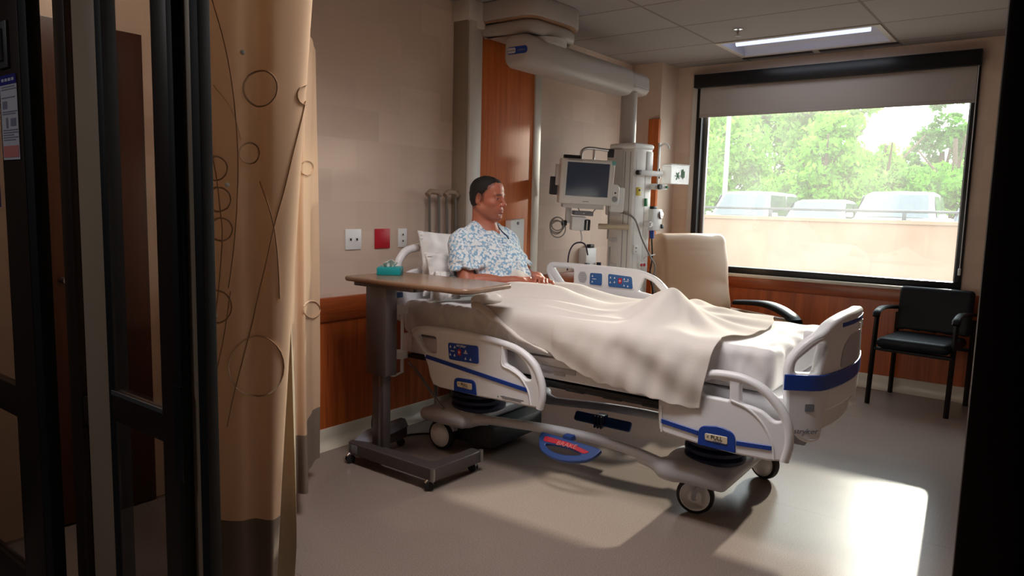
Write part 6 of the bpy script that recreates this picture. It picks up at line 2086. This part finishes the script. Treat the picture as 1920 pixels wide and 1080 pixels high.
# lamp post
lp = thing('street_lamp', 'tall pale lamp post in front of the trees outside', 'lamp post', (30, 11.6, .15))
B().tube([(30, 11.6, .15), (30, 11.6, 8.5)], [.11, .07], 12).emit('pole', M['white_trim'], lp)
B().box((29.6, 11.45, 8.45), (30.3, 11.75, 8.62), .03).emit('lamp_head', M['grey_plastic'], lp)
B().cyl((30, 11.6, .15), (30, 11.6, .55), .22, seg=16).emit('plinth', M['concrete'], lp)

def tree(label, x, y, blobs, leaf, n, size, seed, trunk=.22, grp='trees beyond the parking lot'):
    rs = np.random.RandomState(seed)
    r = thing('tree', label, 'tree', (x, y, .15), 0, grp)
    V_ = []; Fc = []
    tot = sum(bl[3] * bl[4] for bl in blobs)
    # sub-clumps so that the crown breaks up in lumps
    for bx, by, bz, br, bh in blobs:
        k = max(6, int(n * br * bh / tot / 46))
        for c in range(k):
            d = rs.randn(3); d /= np.linalg.norm(d)
            rad = rs.uniform(.55, 1.0)
            cc = np.array((x + bx, y + by, bz)) + d * np.array((br, br, bh)) * rad
            cr = br * rs.uniform(.20, .36)
            for l in range(46):
                dd = rs.randn(3); dd /= np.linalg.norm(dd)
                p = cc + dd * cr * rs.uniform(.5, 1.0) * np.array((1, 1, .75))
                a = rs.randn(3); a /= np.linalg.norm(a); a = a + dd * .4
                u = np.cross(a, rs.randn(3)); u /= np.linalg.norm(u)
                w = np.cross(u, a); w /= np.linalg.norm(w)
                s = size * rs.uniform(.6, 1.25)
                i0 = len(V_)
                V_ += [p - u * s, p - w * s * .45 + u * s * .1, p + u * s, p + w * s * .45 + u * s * .1]
                Fc.append((i0, i0 + 1, i0 + 2, i0 + 3))
    b = B(); b.v = [tuple(p) for p in V_]; b.f = Fc; b.mi = [0] * len(Fc)
    me = bpy.data.meshes.new('foliage')
    me.from_pydata([(p[0] - x, p[1] - y, p[2] - .15) for p in b.v], [], b.f)
    me.materials.append(leaf)
    o = bpy.data.objects.new('foliage', me); _link(o); o.parent = r
    b = B().tube([(x, y, .15), (x + .05, y, 2.0), (x - .1, y + .1, 4.2)], [trunk, trunk * .8, trunk * .5], 10)
    for k in range(4):
        a = k * 1.7
        b.tube([(x, y, 1.8 + .4 * k), (x + 1.3 * math.cos(a), y + 1.3 * math.sin(a), 3.4 + .4 * k)], [trunk * .5, trunk * .2], 8)
    b.emit('trunk', M['bark'], r)
    return r
L0, L1, L2 = M['leaf0'], M['leaf1'], M['leaf2']
tree('light green tree behind the lamp post, at left of the window view', 33, 13.0, [(0, 0, 4.4, 2.2, 2.6), (-.5, -1.2, 2.6, 1.7, 1.6), (.4, 1.4, 3.0, 2.0, 2.0), (0, .4, 6.6, 1.8, 1.6)], L2, 9000, .17, 1)
tree('dark tree filling the gap behind the lamp post tree', 42, 13.8, [(0, 0, 5.2, 2.6, 3.2), (0, -2.0, 4.0, 2.2, 2.8), (0, -1.0, 7.6, 2.4, 2.2), (0, 2.5, 4.5, 2.2, 3.0)], L1, 9000, .22, 2)
tree('tall bright green tree in the middle of the window view', 36, 9.6, [(0, .3, 5.6, 2.0, 2.2), (0, -1.2, 6.4, 1.5, 1.6), (.3, 1.2, 7.0, 1.5, 1.6), (0, -.2, 8.4, 1.6, 1.4)], L2, 9000, .18, 3)
tree('round bushy tree above the grey sedan', 29.5, 7.5, [(0, 0, 2.9, 1.6, 1.5), (0, -1.0, 2.2, 1.3, 1.1), (.2, .9, 2.0, 1.2, 1.1), (0, -.3, 4.1, 1.1, 1.0)], L0, 9000, .14, 4, .15)
tree('lower bright tree above the cab of the pickup truck', 33.6, 6.1, [(0, .4, 2.6, 1.2, 1.3), (0, -.8, 2.3, 1.0, 1.1), (.1, .5, 3.5, .9, .8)], L2, 6000, .14, 5, .15)
tree('dark layered tree at right with bright sky gaps', 37.5, 4.55, [(0, -.2, 4.9, 1.3, .9), (0, .9, 4.0, .9, .7), (0, -1.4, 4.4, 1.1, 1.2), (0, -.3, 6.6, 1.1, .7), (0, -1.5, 6.4, 1.0, .9)], L1, 5500, .15, 6)
tree('low spreading tree at right, above the dark hatchback', 31.6, 3.42, [(0, 0, 2.5, 1.4, .9), (0, -1.0, 2.2, 1.2, 1.0), (0, .9, 2.2, .8, .8)], L0, 7000, .12, 7, .15)
tree('dark tree at the right edge of the window view', 42, 2.5, [(0, 0, 4.4, 1.1, 2.2), (0, -1.6, 3.4, 1.4, 2.4), (0, -.6, 7.4, 1.2, 1.4)], L1, 6000, .18, 8)
tree('hazy far tree seen low through the gap by the pickup truck', 50, 8.6, [(0, 0, 3.6, 2.2, 1.8), (0, -2.2, 2.8, 2.0, 1.6), (0, 2, 3.2, 2.0, 1.8)], L2, 6000, .24, 9)
# ------------------------------------------------------------------ camera and light
cam = bpy.data.cameras.new('camera')
cam.sensor_fit = 'HORIZONTAL'
cam.sensor_width = 36
cam.lens = 1355 / 1920 * 36
cam.clip_start = .02
cam.clip_end = 400
co = bpy.data.objects.new('camera', cam); _link(co)
Rc = Matrix(((0.60710587, 0.07588823, -0.7909889), (-0.79424167, 0.08870457, -0.60109206), (0.02454852, 0.99316286, 0.11412666)))
co.matrix_world = Matrix.Translation((0, 0, 1.36)) @ Rc.to_4x4()
SC.camera = co

w = bpy.data.worlds.new('World'); SC.world = w; w.use_nodes = True
nt = w.node_tree; nt.nodes.clear()
out = nt.nodes.new('ShaderNodeOutputWorld'); bg = nt.nodes.new('ShaderNodeBackground')
tc = nt.nodes.new('ShaderNodeTexCoord'); sx = nt.nodes.new('ShaderNodeSeparateXYZ'); rp = nt.nodes.new('ShaderNodeValToRGB')
nt.links.new(tc.outputs['Generated'], sx.inputs[0]); nt.links.new(sx.outputs[2], rp.inputs[0])
rp.color_ramp.elements[0].position = 0.0; rp.color_ramp.elements[0].color = (.97, .97, .98, 1)
rp.color_ramp.elements[1].position = .6; rp.color_ramp.elements[1].color = (.80, .90, 1.0, 1)
nt.links.new(rp.outputs[0], bg.inputs[0]); bg.inputs[1].default_value = SKY
nt.links.new(bg.outputs[0], out.inputs[0])

sd = bpy.data.lights.new('sun', 'SUN'); sd.energy = SUN; sd.angle = math.radians(1.6); sd.color = (1.0, .92, .80)
so = bpy.data.objects.new('sun', sd); _link(so)
so.rotation_euler = V((-1, -.08, -.39)).to_track_quat('-Z', 'Y').to_euler()
so.location = (30, 4, 20)
pd = bpy.data.lights.new('window_portal', 'AREA'); pd.shape = 'RECTANGLE'; pd.size = WY1 - WY0; pd.size_y = 2.2 - WZ0
pd.cycles.is_portal = True
po = bpy.data.objects.new('window_portal', pd); _link(po)
po.location = (XW + .15, (WY0 + WY1) / 2, (2.2 + WZ0) / 2)
po.rotation_euler = V((-1, 0, 0)).to_track_quat('-Z', 'Z').to_euler()

# low sun thrown back through the window by the parked cars
gd = bpy.data.lights.new('car_glass_reflection', 'SPOT'); gd.energy = GLINT; gd.color = (1.0, .90, .78); gd.spot_size = math.radians(16); gd.spot_blend = .4; gd.shadow_soft_size = .22
go_ = bpy.data.objects.new('car_glass_reflection', gd); _link(go_); go_.location = (16.2, .1, 3.55)
go_.rotation_euler = (V((4.2, 2.7, 1.45)) - V((16.2, .1, 3.55))).to_track_quat('-Z', 'Y').to_euler()
# light of the recessed window troffer itself
td = bpy.data.lights.new('window_troffer', 'AREA'); td.shape = 'RECTANGLE'; td.size = 1.05; td.size_y = .4; td.energy = TROFF; td.color = (.90, .94, 1.0)
to = bpy.data.objects.new('window_troffer', td); _link(to); to.location = ((LX0 + LX1) / 2, (LY0 + LY1) / 2, ZC - .004); to.rotation_euler = (0, 0, math.radians(90))
# unseen fill light added to brighten the alcove by the bathroom door
ld = bpy.data.lights.new('alcove_fill', 'AREA'); ld.shape = 'DISK'; ld.size = .15; ld.energy = ALCOVE; ld.color = (1.0, .88, .72)
lo_ = bpy.data.objects.new('alcove_fill', ld); _link(lo_); lo_.location = (1.30, 2.62, ZC - .02)
kd = bpy.data.lights.new('corridor_lamp', 'AREA'); kd.shape = 'DISK'; kd.size = .3; kd.energy = CORR; kd.color = (.92, .94, 1.0)
ko = bpy.data.objects.new('corridor_lamp', kd); _link(ko); ko.location = (-.5, 2.6, 2.46)
# unseen fill light added above the view, brightens the near side of the bed
fd = bpy.data.lights.new('near_side_fill', 'AREA'); fd.shape = 'RECTANGLE'; fd.size = 1.1; fd.size_y = .5; fd.energy = FILL; fd.color = (1.0, .96, .95); fd.spread = math.radians(140)
fo_l = bpy.data.objects.new('near_side_fill', fd); _link(fo_l)
fo_l.location = (2.1, 1.5, ZC - .03)
fo_l.rotation_euler = (0, 0, math.radians(90))

vs = SC.view_settings
SC.display_settings.display_device = 'sRGB'
vs.view_transform = 'Standard'; vs.look = 'None'; vs.gamma = 1.0; vs.use_curve_mapping = False
vs.exposure = EXPO
cy = SC.cycles
cy.max_bounces = 8; cy.diffuse_bounces = 5; cy.glossy_bounces = 4; cy.transmission_bounces = 6; cy.transparent_max_bounces = 10
cy.caustics_reflective = False; cy.caustics_refractive = False
cy.sample_clamp_indirect = 6.0
